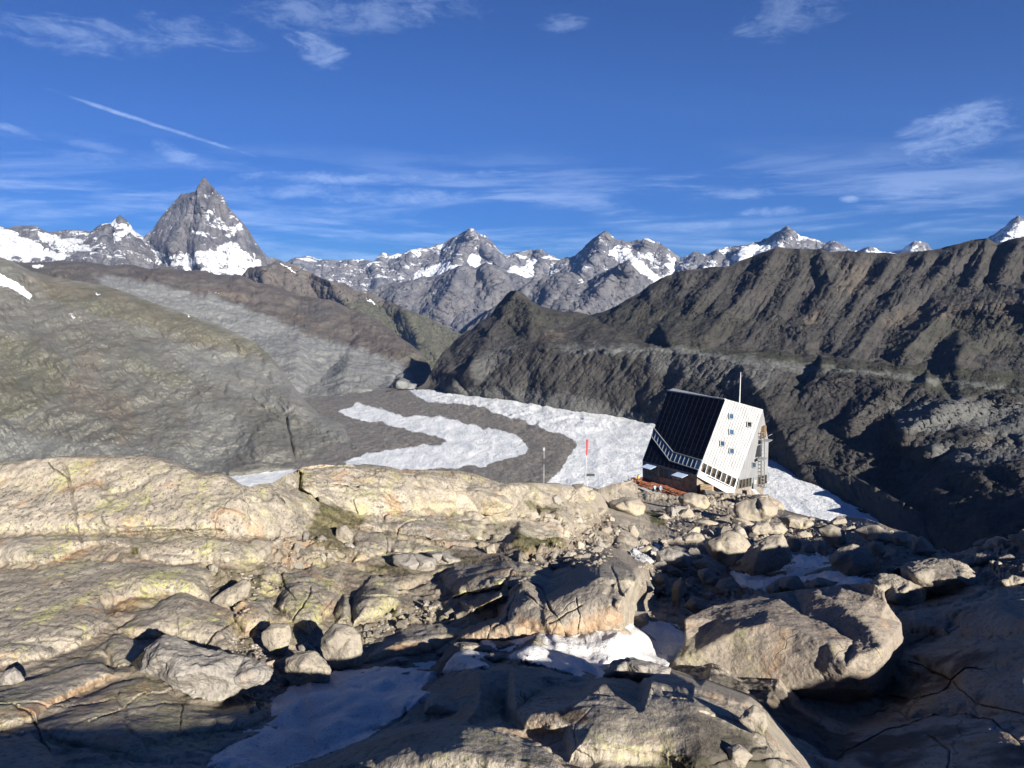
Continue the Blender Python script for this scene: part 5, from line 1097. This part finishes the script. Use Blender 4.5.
# ground floor, set back under the crystal
down = lambda p, d: p-np.array([0, 0, d])
inn = (pE+pF+pD+pR)/4; inn[2] = 0
def inset(p, k):
    q = p.copy(); v = inn-p; v[2] = 0; return p+v*k
gf = [inset(p, k) for p, k in ((pD, .03), (pE, .02), (pF, .05), (pR, .06), (back1, .1), (back2, .1))]
hull('ground_floor', [p+np.array([0, 0, .2]) for p in gf]+[np.array([p[0], p[1], -39.5]) for p in gf], M_GREYWALL, hut)
# solar skin
poly_panel('solar_facade', pv, [(668.3, 391.2), (725.1, 400.0), (696.6, 474.9), (642.7, 461.0)], M_PV, .10, .12, hut)
bm = bmesh.new(); A4 = [pv(668.3, 391.2), pv(725.1, 400.0), pv(696.6, 474.9), pv(642.7, 461.0)]
for k in range(1, 12):
    t = k/12; bar(bm, Vector(A4[0]+(A4[1]-A4[0])*t+pv.n*.11), Vector(A4[3]+(A4[2]-A4[3])*t+pv.n*.11), .035)
for k in range(1, 14):
    t = k/14; bar(bm, Vector(A4[0]+(A4[3]-A4[0])*t+pv.n*.112), Vector(A4[1]+(A4[2]-A4[1])*t+pv.n*.112), .03)
from_bm('panel_joint', bm, plain('panel_joint_metal', (.02, .022, .03), .5, .3), hut)
st = poly_panel('stair_window', pv, [(654.4, 428.4), (673.8, 452.6), (702.4, 460.8), (699.0, 470.4), (670.3, 461.2), (652.0, 436.6)], M_STAIRGLASS, .16, .05, hut)
bm = bmesh.new()
pu = [(654.4, 428.4), (673.8, 452.6), (702.4, 460.8)]; pl = [(652.0, 436.6), (670.3, 461.2), (699.0, 470.4)]
V3 = lambda p: Vector([float(v) for v in p])
for L in (pu, pl):
    for a, b in zip(L[:-1], L[1:]): bar(bm, V3(pv(*a)+pv.n*.2), V3(pv(*b)+pv.n*.2), .13)
for i in range(2):
    for k in range(0, 7):
        t = k/7; a = (pu[i][0]+(pu[i+1][0]-pu[i][0])*t, pu[i][1]+(pu[i+1][1]-pu[i][1])*t); b = (pl[i][0]+(pl[i+1][0]-pl[i][0])*t, pl[i][1]+(pl[i+1][1]-pl[i][1])*t)
        bar(bm, V3(pv(*a)+pv.n*.2), V3(pv(*b)+pv.n*.2), .06)
from_bm('frame', bm, M_FRAME, st)
# roof edge and seams
bm = bmesh.new(); bar(bm, V3(pA+pv.n*.05), V3(pB+pv.n*.05), .26, .2); bar(bm, V3(pB), V3(pC), .16, .16); from_bm('roof_edge', bm, M_WHITE, hut)
bm = bmesh.new()
for k in range(1, 15):
    t = k/15
    a = pE+(pF-pE)*t; b = pB+(pC-pB)*t; up = (b-a); 
    bar(bm, V3(a+up*.10+front.n*.03), V3(a+up*.995+front.n*.03), .035, .02)
from_bm('cladding_seam', bm, M_SEAM, hut); bm = bmesh.new()
for k in range(1, 7):
    t = k/7; a = pF+(pR-pF)*t; b = pF+(pR-pF)*t+np.array([0, 0, 1.])*(.3+11.5*t)
    bar(bm, V3(a+side.n*.03+np.array([0, 0, 1.4])), V3(np.array([a[0], a[1], a[2]+1.2+max(.5, (pC[2]-pF[2])*t*.88)])+side.n*.03), .05, .03)
from_bm('cladding_seam', bm, M_SEAM, hut)
# ribbon of windows round the corner
def ribbon(plane, u, l, n_, mullion=.16):
    for k in range(n_):
        t0 = (k+.10)/n_; t1 = (k+.90)/n_
        L = lambda A, B, t: (A[0]+(B[0]-A[0])*t, A[1]+(B[1]-A[1])*t)
        q = [L(u[0], u[1], t0), L(u[0], u[1], t1), L(l[0], l[1], t1), L(l[0], l[1], t0)]
        w_ = poly_panel('window', plane, q, M_GLASS, .09, .05, hut)
        m_ = [L(u[0], u[1], t0), L(u[0], u[1], t0+.13/n_), L(l[0], l[1], t0+.13/n_), L(l[0], l[1], t0)]
        poly_panel('frame', plane, m_, M_WOOD, .13, .05, w_)
poly_panel('window_band', front, [(702.6, 461.8), (738.0, 478.9), (735.2, 489.0), (699.6, 471.8)], M_FRAME, .03, .05, hut)
ribbon(front, ((702.8, 462.6), (737.2, 479.2)), ((700.6, 471.0), (734.6, 487.8)), 7)
poly_panel('window_band', side, [(738.6, 479.2), (752.0, 476.6), (752.0, 486.4), (736.6, 489.2)], M_FRAME, .03, .05, hut)
ribbon(side, ((739.0, 480.0), (751.4, 477.4)), ((737.8, 488.6), (751.2, 485.8)), 4)
poly_panel('window_band', side, [(756.8, 475.8), (767.2, 473.6), (767.0, 483.6), (756.8, 485.6)], M_FRAME, .03, .05, hut)
ribbon(side, ((757.2, 476.6), (766.6, 474.6)), ((757.2, 484.8), (766.4, 482.8)), 3)
# white sill band and grey siding below the ribbon
poly_panel('lower_cladding', front, [(698.6, 472.6), (734.6, 489.6), (733.6, 497.0), (696.9, 476.6)], M_WHITE, .10, .08, hut)
gfp = quadplane([(697.4, 477, 118.2), (733.8, 497, 117.4), (697.4, 496, 118.1)])
poly_panel('siding', gfp, [(697.4, 477.2), (733.8, 497.0), (732, 502.0), (697.4, 499)], M_ALU, .06, .08, hut)
# small square windows scattered on the silver wall
for x, y, plane, lit in [(731.2, 416.4, front, 1), (749.3, 424.6, front, 0), (731.5, 432.2, front, 1), (722.3, 443.6, front, 1), (731.7, 451.2, front, 1), (753.4, 464.8, side, 1)]:
    w_, h_ = (1.9, 2.5) if plane is front else (1.3, 2.5)
    q = poly_panel('window', plane, [(x-w_, y-h_), (x+w_, y-h_+.5), (x+w_, y+h_), (x-w_, y+h_-.5)], M_STAIRGLASS if lit else M_GLASS, .10, .05, hut)
    bm = bmesh.new(); cs = [plane(x-w_-.3, y-h_-.3), plane(x+w_+.3, y-h_+.2), plane(x+w_+.3, y+h_+.3), plane(x-w_-.3, y+h_-.2)]
    for a, b in zip(cs, cs[1:]+cs[:1]): bar(bm, V3(a+plane.n*.12), V3(b+plane.n*.12), .12)
    from_bm('frame', bm, M_FRAME, q)
# escape stair and balconies on the narrow side
bm = bmesh.new()
for x in (758.2, 761.6): bar(bm, V3(side(x, 430)+side.n*.5), V3(side(x-.3, 487)+side.n*.5), .12)
for k in range(16): y = 432+k*3.5; bar(bm, V3(side(758.2, y)+side.n*.5), V3(side(761.6, y)+side.n*.5), .10)
from_bm('escape_ladder', bm, M_SEAM, hut)
for x, y, s_ in ((761.6, 431.5, 1.0), (757.2, 450.5, .9)):
    b_ = bmesh.new(); c0 = side(x, y)+side.n*.55; rz = math.atan2(side.n[1], side.n[0])-math.pi/2
    box(b_, c0-side.n*.3, (1.2*s_, .7, 2.0*s_), rz); bl = from_bm('balcony_door', b_, M_WOOD if s_ == 1.0 else M_DARK, hut)
    b_ = bmesh.new(); box(b_, c0+np.array([0, 0, -1.25*s_])+side.n*.4, (1.9*s_, 1.2, .12), rz); box(b_, c0+np.array([0, 0, -.2])+side.n*.9, (1.9*s_, .05, .08), rz); from_bm('balcony', b_, M_FRAME, hut)
dr = poly_panel('door', side, [(753.0, 477.5), (756.2, 477.0), (756.2, 489.0), (753.0, 489.6)], M_FRAME, .10, .06, hut)
poly_panel('door_window', side, [(753.6, 480.0), (755.6, 479.6), (755.6, 483.4), (753.6, 483.8)], M_WHITE, .14, .03, dr)
# mast on the roof
bm = bmesh.new(); mb = pB+(pC-pB)*.40+np.array([0, .5, -.3])
bmesh.ops.create_cone(bm, cap_ends=True, segments=10, radius1=.12, radius2=.06, depth=5.6); bmesh.ops.translate(bm, vec=V3(mb)+Vector((0, 0, 2.6)), verts=bm.verts)
from_bm('antenna_mast', bm, M_WHITE, hut)
# glazed ground floor to the terrace, with two awnings
gl = quadplane([(642.4, 462, 129.2), (696.6, 476, 117.9), (642.6, 477, 129.1)])
poly_panel('lower_wall', gl, [(642.5, 461.6), (696.8, 475.6), (697.0, 494), (642.7, 478.6)], M_GREYWALL, .0, .2, hut)
for a, b in ((644.2, 646.6), (647.6, 650.2), (651.0, 653.6), (654.5, 657.4)):
    k = lambda x, t: 461.6+(x-642.5)*.258+t
    w_ = poly_panel('window', gl, [(a, k(a, 1.5)), (b, k(b, 1.5)), (b, k(b, 12)), (a, k(a, 12))], M_GLASS, .05, .05, hut)
for a, b in ((659.6, 663.2), (663.8, 667.4), (668.0, 671.6), (672.2, 675.8), (676.4, 680.0), (680.6, 684.2)):
    k = lambda x, t: 461.6+(x-642.5)*.258+t
    w_ = poly_panel('window', gl, [(a, k(a, 1.5)), (b, k(b, 1.5)), (b, k(b, 10.5)), (a, k(a, 10.5))], M_STAIRGLASS if int(a) % 2 == 0 else M_GLASS, .05, .05, hut)
for x0_, x1_ in ((648.2, 657.6), (679.0, 689.6)):
    k = lambda x, t: 461.6+(x-642.5)*.258+t
    a0, a1 = gl(x0_, k(x0_, .6)), gl(x1_, k(x1_, .6)); o_ = gl.n*1.7+np.array([0, 0, -.55])
    bm = bmesh.new(); vs = [bm.verts.new(V3(p)) for p in (a0, a1, a1+o_, a0+o_, a0+np.array([0, 0, .06]), a1+np.array([0, 0, .06]), a1+o_+np.array([0, 0, .06]), a0+o_+np.array([0, 0, .06]))]
    for f in ((3, 2, 1, 0), (4, 5, 6, 7), (0, 1, 5, 4), (1, 2, 6, 5), (2, 3, 7, 6), (3, 0, 4, 7)): bm.faces.new([vs[i] for i in f])
    from_bm('awning', bm, plain('awning_cloth', (.42, .52, .68), .8), hut)

# ------------------------------------------------------------------ terrace and what stands on it
ZT = float(gl(668, 484)[2])-.35
def on_z(px, py, z): return world(px, py, D_of_z(px, py, z))
deckpts = [on_z(x, y, ZT) for x, y in [(628, 481.5), (643, 477), (697, 494), (703, 500), (664, 504), (640, 497)]]
bm = bmesh.new(); vt = [bm.verts.new(V3(p)) for p in deckpts]; vb = [bm.verts.new(V3(p)-Vector((0, 0, .35))) for p in deckpts]
bm.faces.new(vt); bm.faces.new(vb[::-1])
for i in range(6): bm.faces.new([vt[i], vb[i], vb[(i+1) % 6], vt[(i+1) % 6]])
bmesh.ops.recalc_face_normals(bm, faces=bm.faces)
deck = empty('terrace', tuple(float(v) for v in deckpts[4])); describe(deck, 'red-brown wooden terrace in front of the dark side of the hut', 'terrace')
from_bm('decking', bm, M_DECK, deck)
for k in range(9):
    t = k/8; a, b = deckpts[0], deckpts[5]; c = deckpts[4]
    p = a+(b-a)*min(1, t*1.6) if t < .625 else b+(c-b)*((t-.625)/.375)
    b_ = bmesh.new(); bar(b_, V3(p)+Vector((0, 0, -1.6)), V3(p)+Vector((0, 0, 1.05)), .09); from_bm('railing_post', b_, M_SEAM, deck)
b_ = bmesh.new()
for h_ in (.5, 1.0):
    bar(b_, V3(deckpts[0])+Vector((0, 0, h_)), V3(deckpts[5])+Vector((0, 0, h_)), .04); bar(b_, V3(deckpts[5])+Vector((0, 0, h_)), V3(deckpts[4])+Vector((0, 0, h_)), .04)
from_bm('railing_wire', b_, M_SEAM, deck)
def picnic_table(px, py, rz, label, mat=M_DECK):
    P = on_z(px, py, ZT); o = empty('picnic_table', tuple(float(v) for v in P)); describe(o, label, 'table', 'picnic tables on the terrace')
    cs, sn = math.cos(rz), math.sin(rz); L = lambda x, y, z_: P+np.array([x*cs-y*sn, x*sn+y*cs, z_])
    b = bmesh.new(); box(b, L(0, 0, .76), (2.3, .85, .06), rz); from_bm('table_top', b, mat, o)
    for s_ in (-1, 1):
        b = bmesh.new(); box(b, L(0, s_*.78, .45), (2.3, .3, .05), rz); from_bm('bench', b, mat, o)
    for s_ in (-.85, .85):
        b = bmesh.new(); bar(b, V3(L(s_, -.7, .0)), V3(L(s_, -.25, .74)), .08); bar(b, V3(L(s_, .7, 0)), V3(L(s_, .25, .74)), .08); bar(b, V3(L(s_, -.85, .41)), V3(L(s_, .85, .41)), .06); from_bm('leg', b, M_DARK, o)
ang = math.atan2(float((pE-pD)[1]), float((pE-pD)[0]))
M_GREYTOP = plain('grey_table_boards', (.40, .41, .40), .7)
for i, (x, y, lab, m) in enumerate([(636, 483.5, 'red-brown picnic table at the far left end of the terrace, beside the yellow jacket', M_DECK), (647, 487.5, 'red-brown picnic table in the middle of the terrace left of the blue jackets', M_DECK), (668, 492, 'red-brown picnic table just right of the seated blue jacket', M_DECK), (680, 496.5, 'red-brown picnic table at the right end of the terrace by the boulder', M_DECK),
        (645, 494, 'grey picnic table on the near edge of the terrace', M_GREYTOP), (658, 498.5, 'grey picnic table at the lowest corner of the terrace', M_GREYTOP), (629, 486.5, 'pale grey table at the left corner of the terrace', M_GREYTOP)]):
    picnic_table(x, y, ang+(.2 if i % 2 else -.1), lab, m)

def person(loc, rz, seated, jacket, trousers, label, hair=(.06, .04, .03)):
    """one continuous skinned body; hair, jacket and trousers follow it"""
    root = empty('person', loc, rz)
    J = {'pel': (0, 0, .95), 'sp': (0, 0, 1.2), 'ch': (0, 0, 1.40), 'nk': (0, 0, 1.52), 'hd': (0, .02, 1.62), 'ht': (0, .01, 1.72)}
    R = {'pel': .15, 'sp': .135, 'ch': .155, 'nk': .055, 'hd': .095, 'ht': .08}
    E = [('pel', 'sp'), ('sp', 'ch'), ('ch', 'nk'), ('nk', 'hd'), ('hd', 'ht')]
    for s_, k in ((-1, 'l'), (1, 'r')):
        J['sh'+k] = (.19*s_, 0, 1.43); J['el'+k] = (.25*s_, .04, 1.16); J['wr'+k] = (.22*s_, .22, .98 if not seated else 1.1)
        J['hp'+k] = (.10*s_, 0, .90)
        J['kn'+k] = (.11*s_, .42, .92) if seated else (.11*s_, .04, .50); J['an'+k] = (.11*s_, .42, .52) if seated else (.12*s_, -.02, .08); J['to'+k] = (.12*s_, .58, .48) if seated else (.13*s_, .14, .04)
        R.update({'sh'+k: .075, 'el'+k: .05, 'wr'+k: .036, 'hp'+k: .10, 'kn'+k: .065, 'an'+k: .045, 'to'+k: .04})
        E += [('ch', 'sh'+k), ('sh'+k, 'el'+k), ('el'+k, 'wr'+k), ('pel', 'hp'+k), ('hp'+k, 'kn'+k), ('kn'+k, 'an'+k), ('an'+k, 'to'+k)]
        for fi, (dx, ln) in enumerate(((-.03, .075), (-.01, .09), (.01, .085), (.03, .07))):
            b0 = 'f%d%s' % (fi, k); w3 = J['wr'+k]; J[b0] = (w3[0]+dx, w3[1]+.07, w3[2]-.01); J[b0+'t'] = (w3[0]+dx*1.3, w3[1]+.07+ln, w3[2]-.04)
            R[b0] = .012; R[b0+'t'] = .009; E += [('wr'+k, b0), (b0, b0+'t')]
        w3 = J['wr'+k]; J['th'+k] = (w3[0]-.055*s_, w3[1]+.07, w3[2]+.005); R['th'+k] = .011; E.append(('wr'+k, 'th'+k))
    dz = -.45 if seated else 0
    def grow(name, keys, inflate, mat):
        ks = [k for k in J if k in keys]; me = bpy.data.meshes.new(name)
        me.from_pydata([(J[k][0], J[k][1], J[k][2]+dz) for k in ks], [(ks.index(a), ks.index(b)) for a, b in E if a in keys and b in keys], [])
        o = bpy.data.objects.new(name, me); col.objects.link(o)
        sk = o.modifiers.new('skin', 'SKIN'); ss = o.modifiers.new('sub', 'SUBSURF'); ss.levels = 1; ss.render_levels = 1
        me.skin_vertices if hasattr(me, 'skin_vertices') else None
        for i, k in enumerate(ks):
            v = me.skin_vertices[0].data[i]; v.radius = (R[k]+inflate, R[k]+inflate); v.use_root = (i == 0)
        dg = bpy.context.evaluated_depsgraph_get(); ev = o.evaluated_get(dg); m2 = bpy.data.meshes.new_from_object(ev)
        o.modifiers.clear(); o.data = m2; m2.materials.clear(); m2.materials.append(mat)
        for p in m2.polygons: p.use_smooth = True
        o.parent = root
        return o
    grow('body', set(J), 0, plain('skin', (.45, .28, .2), .6))
    grow('jacket', {'pel', 'sp', 'ch', 'shl', 'shr', 'ell', 'elr'}, .022, plain('jacket', jacket, .7))
    grow('trousers', {'pel', 'hpl', 'hpr', 'knl', 'knr', 'anl', 'anr'}, .018, plain('trousers', trousers, .8))
    b = bmesh.new(); bmesh.ops.create_uvsphere(b, u_segments=12, v_segments=8, radius=.108)
    for v in b.verts: v.co = Vector((v.co.x, v.co.y*1.05-.02, max(v.co.z, -.03)+1.68+dz))
    h = from_bm('hair', b, plain('hair', hair, .9), None, True); h.parent = root
    describe(root, label, 'person')
pp = lambda x, y, dz=0.0: tuple(float(v) for v in on_z(x, y, ZT)+np.array([0, 0, dz]))
person(pp(638.2, 484.5), 2.2, False, (.75, .66, .04), (.06, .06, .07), 'person in a yellow jacket standing at the left end of the terrace')
person(pp(660.2, 495.5), -2.6, False, (.05, .22, .62), (.08, .09, .12), 'person in a bright blue jacket near the middle of the terrace')
person(pp(654.5, 492.5), .4, True, (.16, .42, .55), (.07, .07, .08), 'seated person in a pale teal jacket left of the bright blue jacket')

# poles in front of the glacier
def pole(px, ytop, ybot, w, label, kind):
    G = ground_at(px, ybot); D = CP*G[1]-SP*G[2]; h_ = (ybot-ytop)/F*D*1.02
    o = empty(kind, tuple(float(v) for v in G)); b = bmesh.new()
    bmesh.ops.create_cone(b, cap_ends=True, segments=10, radius1=w*.5, radius2=w*.4, depth=h_+.6); bmesh.ops.translate(b, vec=V3(G)+Vector((0, 0, h_/2-.3)), verts=b.verts)
    from_bm('post', b, M_WHITE if kind != 'weather_mast' else M_FRAME, o)
    describe(o, label, 'pole'); return o, V3(G), h_
o, g_, h_ = pole(544, 446.5, 483.5, .05, 'thin grey weather mast with a small box, on the skyline rock left of the windsock', 'weather_mast')
b = bmesh.new(); box(b, g_+Vector((0, 0, h_*.62)), (.12, .1, .3)); from_bm('instrument_box', b, M_DARK, o)
b = bmesh.new(); box(b, g_+Vector((0, 0, h_-.1)), (.11, .11, .16)); from_bm('sensor', b, M_FRAME, o)
o, g_, h_ = pole(585.3, 439, 487, .045, 'tall slim white pole with a limp red windsock at its top', 'windsock_pole')
b = bmesh.new(); bmesh.ops.create_cone(b, cap_ends=True, segments=12, radius1=.05, radius2=.075, depth=1.1); bmesh.ops.translate(b, vec=g_+Vector((.1, 0, h_-.6)), verts=b.verts)
for v in b.verts: v.co.x += .06*math.sin(v.co.z*5)
from_bm('windsock', b, plain('red_cloth', (.62, .07, .07), .8), o)
o, g_, h_ = pole(585.6+1.6, 474, 486, .05, 'short dark post with a crossbar beside the foot of the windsock pole', 'signpost')
b = bmesh.new(); bar(b, g_+Vector((-.1, 0, h_)), g_+Vector((.5, 0, h_)), .09, .16); from_bm('sign_board', b, M_DARK, o)
o, g_, h_ = pole(616.6, 484, 499, .05, 'short white post on the flat boulder left of the terrace', 'marker_post')
# metal railing right of the hut, wood stack and white board in front
rl = empty('railing', tuple(float(v) for v in side(760, 492))); describe(rl, 'light metal railing behind the boulders at the right corner of the hut', 'railing')
a0 = side(759, 486)+side.n*1.5; a1 = a0+np.array([3.2, 4.5, 0])*.9
b = bmesh.new()
for k in range(6): p = a0+(a1-a0)*k/5; bar(b, V3(p)+Vector((0, 0, -1.6)), V3(p)+Vector((0, 0, .6)), .06)
from_bm('baluster', b, M_FRAME, rl); b = bmesh.new(); bar(b, V3(a0)+Vector((0, 0, .6)), V3(a1)+Vector((0, 0, .6)), .08); bar(b, V3(a0)+Vector((0, 0, -.4)), V3(a1)+Vector((0, 0, -.4)), .05); from_bm('handrail', b, M_FRAME, rl)
def gpt(px, py, dz=0): return V3(ground_at(px, py))+Vector((0, 0, dz))
Gw = on_z(707, 488.5, float(gfp(707, 490)[2]))*.985
ws = empty('wood_stack', tuple(float(v) for v in Gw)); describe(ws, 'low stack of pale timber against the foot of the silver wall', 'wood stack')
for k in range(5):
    b = bmesh.new(); box(b, V3(Gw)+Vector((0, 0, -.5+k*.24)), (1.9-.1*(k % 2), .9, .17), -.5); from_bm('board', b, plain('pale_timber', (.36, .27, .17), .85), ws)
Gs = V3(side(744, 489)+side.n*1.4)
sn_ = empty('metal_canopy', tuple(Gs)); describe(sn_, 'sloping white sheet at the foot of the corner of the hut', 'canopy')
b = bmesh.new(); n_ = V3(side.n); t_ = V3(pR-pF).normalized()
q = [Gs-t_*1.3+Vector((0, 0, .35)), Gs+t_*1.5+Vector((0, 0, .55)), Gs+t_*1.7+n_*1.1+Vector((0, 0, -.25)), Gs-t_*1.5+n_*1.1+Vector((0, 0, -.35))]
vs = [b.verts.new(p) for p in q]+[b.verts.new(p-Vector((0, 0, .08))) for p in q]
for f in ((3, 2, 1, 0), (4, 5, 6, 7), (0, 1, 5, 4), (1, 2, 6, 5), (2, 3, 7, 6), (3, 0, 4, 7)): b.faces.new([vs[i] for i in f])
bmesh.ops.recalc_face_normals(b, faces=b.faces)
from_bm('sheet', b, M_WHITE, sn_)
b = bmesh.new()
for p in q[2:]: bar(b, p, p-Vector((0, 0, 1.1)), .07)
from_bm('support', b, M_FRAME, sn_)
# ================================================================== CAMERA, SUN, SKY
cam = bpy.data.cameras.new('camera'); co_ = bpy.data.objects.new('camera', cam); col.objects.link(co_)
cam.sensor_width = 36; cam.lens = 36*F/1024; cam.clip_start = .05; cam.clip_end = 90000
co_.rotation_euler = (math.pi/2-PITCH, 0, 0)
scene.camera = co_
sl = bpy.data.lights.new('sun', 'SUN'); so = bpy.data.objects.new('sun', sl); col.objects.link(so)
sl.energy = 4.9; sl.angle = math.radians(.53); sl.color = (1.0, .93, .83)
so.rotation_euler = Vector(SUN).to_track_quat('Z', 'Y').to_euler()
w = bpy.data.worlds.new('World'); scene.world = w; w.use_nodes = True
t = w.node_tree; t.nodes.clear()
out = t.nodes.new('ShaderNodeOutputWorld'); bg = t.nodes.new('ShaderNodeBackground'); sky = t.nodes.new('ShaderNodeTexSky')
sky.sky_type = 'NISHITA'; sky.sun_disc = False; sky.sun_elevation = SUN_EL; sky.sun_rotation = math.pi-SUN_AZ
sky.altitude = 2900; sky.air_density = 1.0; sky.dust_density = .3; sky.ozone_density = 2.6
bg.inputs[1].default_value = SKY_STR
def wn(ty, **kw):
    nd = t.nodes.new(ty)
    for k, v in kw.items(): setattr(nd, k, v)
    return nd
def link(a, b): t.links.new(a, b)
# high wispy cloud: direction projected on a cloud layer overhead, so it foreshortens toward the horizon
tc = wn('ShaderNodeTexCoord'); sep = wn('ShaderNodeSeparateXYZ'); link(tc.outputs['Generated'], sep.inputs[0])
def wm(op, a, b=0.0):
    nd = wn('ShaderNodeMath', operation=op)
    for i, v in enumerate((a, b)):
        if isinstance(v, bpy.types.NodeSocket): link(v, nd.inputs[i])
        else: nd.inputs[i].default_value = v
    return nd.outputs[0]
def wr(f, a, b, lo=0.0, hi=1.0):
    nd = wn('ShaderNodeMapRange', interpolation_type='SMOOTHSTEP'); link(f, nd.inputs[0])
    for i, v in zip((1, 2, 3, 4), (a, b, lo, hi)): nd.inputs[i].default_value = v
    return nd.outputs[0]
z = wm('MAXIMUM', sep.outputs[2], .015)
cx = wm('DIVIDE', sep.outputs[0], z); cy = wm('DIVIDE', sep.outputs[1], z)
cmb = wn('ShaderNodeCombineXYZ'); link(cx, cmb.inputs[0]); link(cy, cmb.inputs[1])
def cnoise(scale, vec, sx, sy, rot, detail=8, rough=.6, dist=.8, off=0.0):
    mp = wn('ShaderNodeMapping'); link(vec, mp.inputs[0]); mp.inputs['Scale'].default_value = (sx, sy, 1); mp.inputs['Rotation'].default_value = (0, 0, rot); mp.inputs['Location'].default_value = (off, off*.7, 0)
    nd = wn('ShaderNodeTexNoise'); link(mp.outputs[0], nd.inputs['Vector']); nd.inputs['Scale'].default_value = scale; nd.inputs['Detail'].default_value = detail
    nd.inputs['Roughness'].default_value = rough; nd.inputs['Distortion'].default_value = dist
    return nd.outputs['Fac']
az = wm('ARCTAN2', sep.outputs[0], sep.outputs[1])                 # bearing
ce = wn('ShaderNodeCombineXYZ'); link(az, ce.inputs[0]); link(sep.outputs[2], ce.inputs[1])
streak = cnoise(3.2, ce.outputs[0], 1.0, 9.0, .05, 8, .62, .5, 3.1)
fine = cnoise(9.0, ce.outputs[0], 1.0, 6.0, .12, 8, .7, .6, 1.7)
low = wm('MULTIPLY', wr(streak, .45, .62), wm('MULTIPLY', wr(sep.outputs[2], .185, .10), wr(fine, .30, .62, .35, 1.0)))
cloud = wm('MULTIPLY', low, .28)
shared = wm('ADD', wm('MULTIPLY', cnoise(11.0, ce.outputs[0], 1.0, 3.4, .22, 8, .70, .9, 5.3), .65), wm('MULTIPLY', cnoise(34.0, ce.outputs[0], 1.0, 2.2, .35, 5, .7, .5, 2.3), .35))
def wisp(px, py, w, h, ang, dens, off, sc=16.0, thr=.5):
    """a small wisp of cirrus at one bearing of the sky"""
    d = world(px, py, 1.0); d = d/np.linalg.norm(d)
    a0 = math.atan2(d[0], d[1]); z0 = d[2]
    u = wm('SUBTRACT', az, a0); v = wm('SUBTRACT', sep.outputs[2], z0)
    c_, s_ = math.cos(ang), math.sin(ang)
    ur = wm('ADD', wm('MULTIPLY', u, c_), wm('MULTIPLY', v, s_)); vr = wm('SUBTRACT', wm('MULTIPLY', v, c_), wm('MULTIPLY', u, s_))
    r2 = wm('ADD', wm('POWER', wm('DIVIDE', wm('ABSOLUTE', ur), w/F), 2.0), wm('POWER', wm('DIVIDE', wm('ABSOLUTE', vr), h/F), 2.0))
    return wm('MULTIPLY', wr(wm('ADD', r2, wm('MULTIPLY', wm('SUBTRACT', .5, shared), 7.5*(thr/.5))), 1.1, -.7), dens*.72)
for args in [(75, 33, 85, 14, .02, .26, 1.0), (195, 33, 60, 12, -.05, .24, 2.0), (370, 12, 120, 16, .1, .24, 3.0), (318, 50, 30, 13, -.35, .36, 4.0), (562, 22, 26, 9, 0, .22, 9.0), (795, 14, 50, 22, .2, .22, 5.0), (950, 134, 52, 22, .25, .42, 6.0, 22.0, .46),
             (182, 158, 34, 9, -.42, .45, 7.0, 14.0, .38), (165, 128, 80, 2.2, -.245, .6, 8.0, 10.0, .30), (12, 129, 26, 5, -.25, .45, 8.5, 12.0, .3), (95, 146, 34, 5, -.15, .25, 4.5, 12.0, .35), (100, 161, 40, 8, 0, .25, 2.5, 12.0, .4),
             (370, 178, 150, 7, .03, .42, 3.5, 9.0, .40), (260, 192, 90, 8, .08, .35, 5.5, 9.0, .40), (410, 198, 80, 9, .05, .40, 6.5, 9.0, .42), (850, 199, 10, 4, 0, .7, 1.5, 12.0, .25), (890, 188, 40, 9, .1, .2, 7.5), (730, 195, 40, 6, 0, .35, 2.2, 12.0, .36), (770, 212, 36, 6, 0, .45, 3.3, 12.0, .36)]:
    cloud = wm('MAXIMUM', cloud, wisp(*args))
mixn = wn('ShaderNodeMix', data_type='RGBA'); link(cloud, mixn.inputs[0])
tint = wn('ShaderNodeMix', data_type='RGBA', blend_type='MULTIPLY'); tint.inputs[0].default_value = 1.0
link(sky.outputs[0], tint.inputs[6]); tint.inputs[7].default_value = SKY_TINT
link(tint.outputs[2], mixn.inputs[6]); mixn.inputs[7].default_value = CLOUD_COL
link(mixn.outputs[2], bg.inputs[0]); link(bg.outputs[0], out.inputs[0])
# ---- the air
if HAZE:
    hz = bpy.data.materials.new('haze_air'); hz.use_nodes = True; ht = hz.node_tree; ht.nodes.clear()
    ho = ht.nodes.new('ShaderNodeOutputMaterial'); hv = ht.nodes.new('ShaderNodeVolumePrincipled')
    hv.inputs['Color'].default_value = (.20, .42, 1.0, 1); hv.inputs['Density'].default_value = HAZE; hv.inputs['Anisotropy'].default_value = 0.0
    ht.links.new(hv.outputs[0], ho.inputs['Volume'])
    bm = bmesh.new(); bmesh.ops.create_cube(bm, size=1)
    me = bpy.data.meshes.new('haze'); bm.to_mesh(me); bm.free(); me.materials.append(hz)
    h = bpy.data.objects.new('haze', me); col.objects.link(h); h['kind'] = 'stuff'
    h.scale = (44000, 34000, 9000); h.location = (0, 14000, 2400)
vs = scene.view_settings; scene.display_settings.display_device = 'sRGB'
vs.view_transform = 'Standard'; vs.look = 'None'; vs.gamma = 1; vs.use_curve_mapping = False; vs.exposure = EXPO
scene.cycles.max_bounces = 5; scene.cycles.diffuse_bounces = 2; scene.cycles.volume_bounces = 0
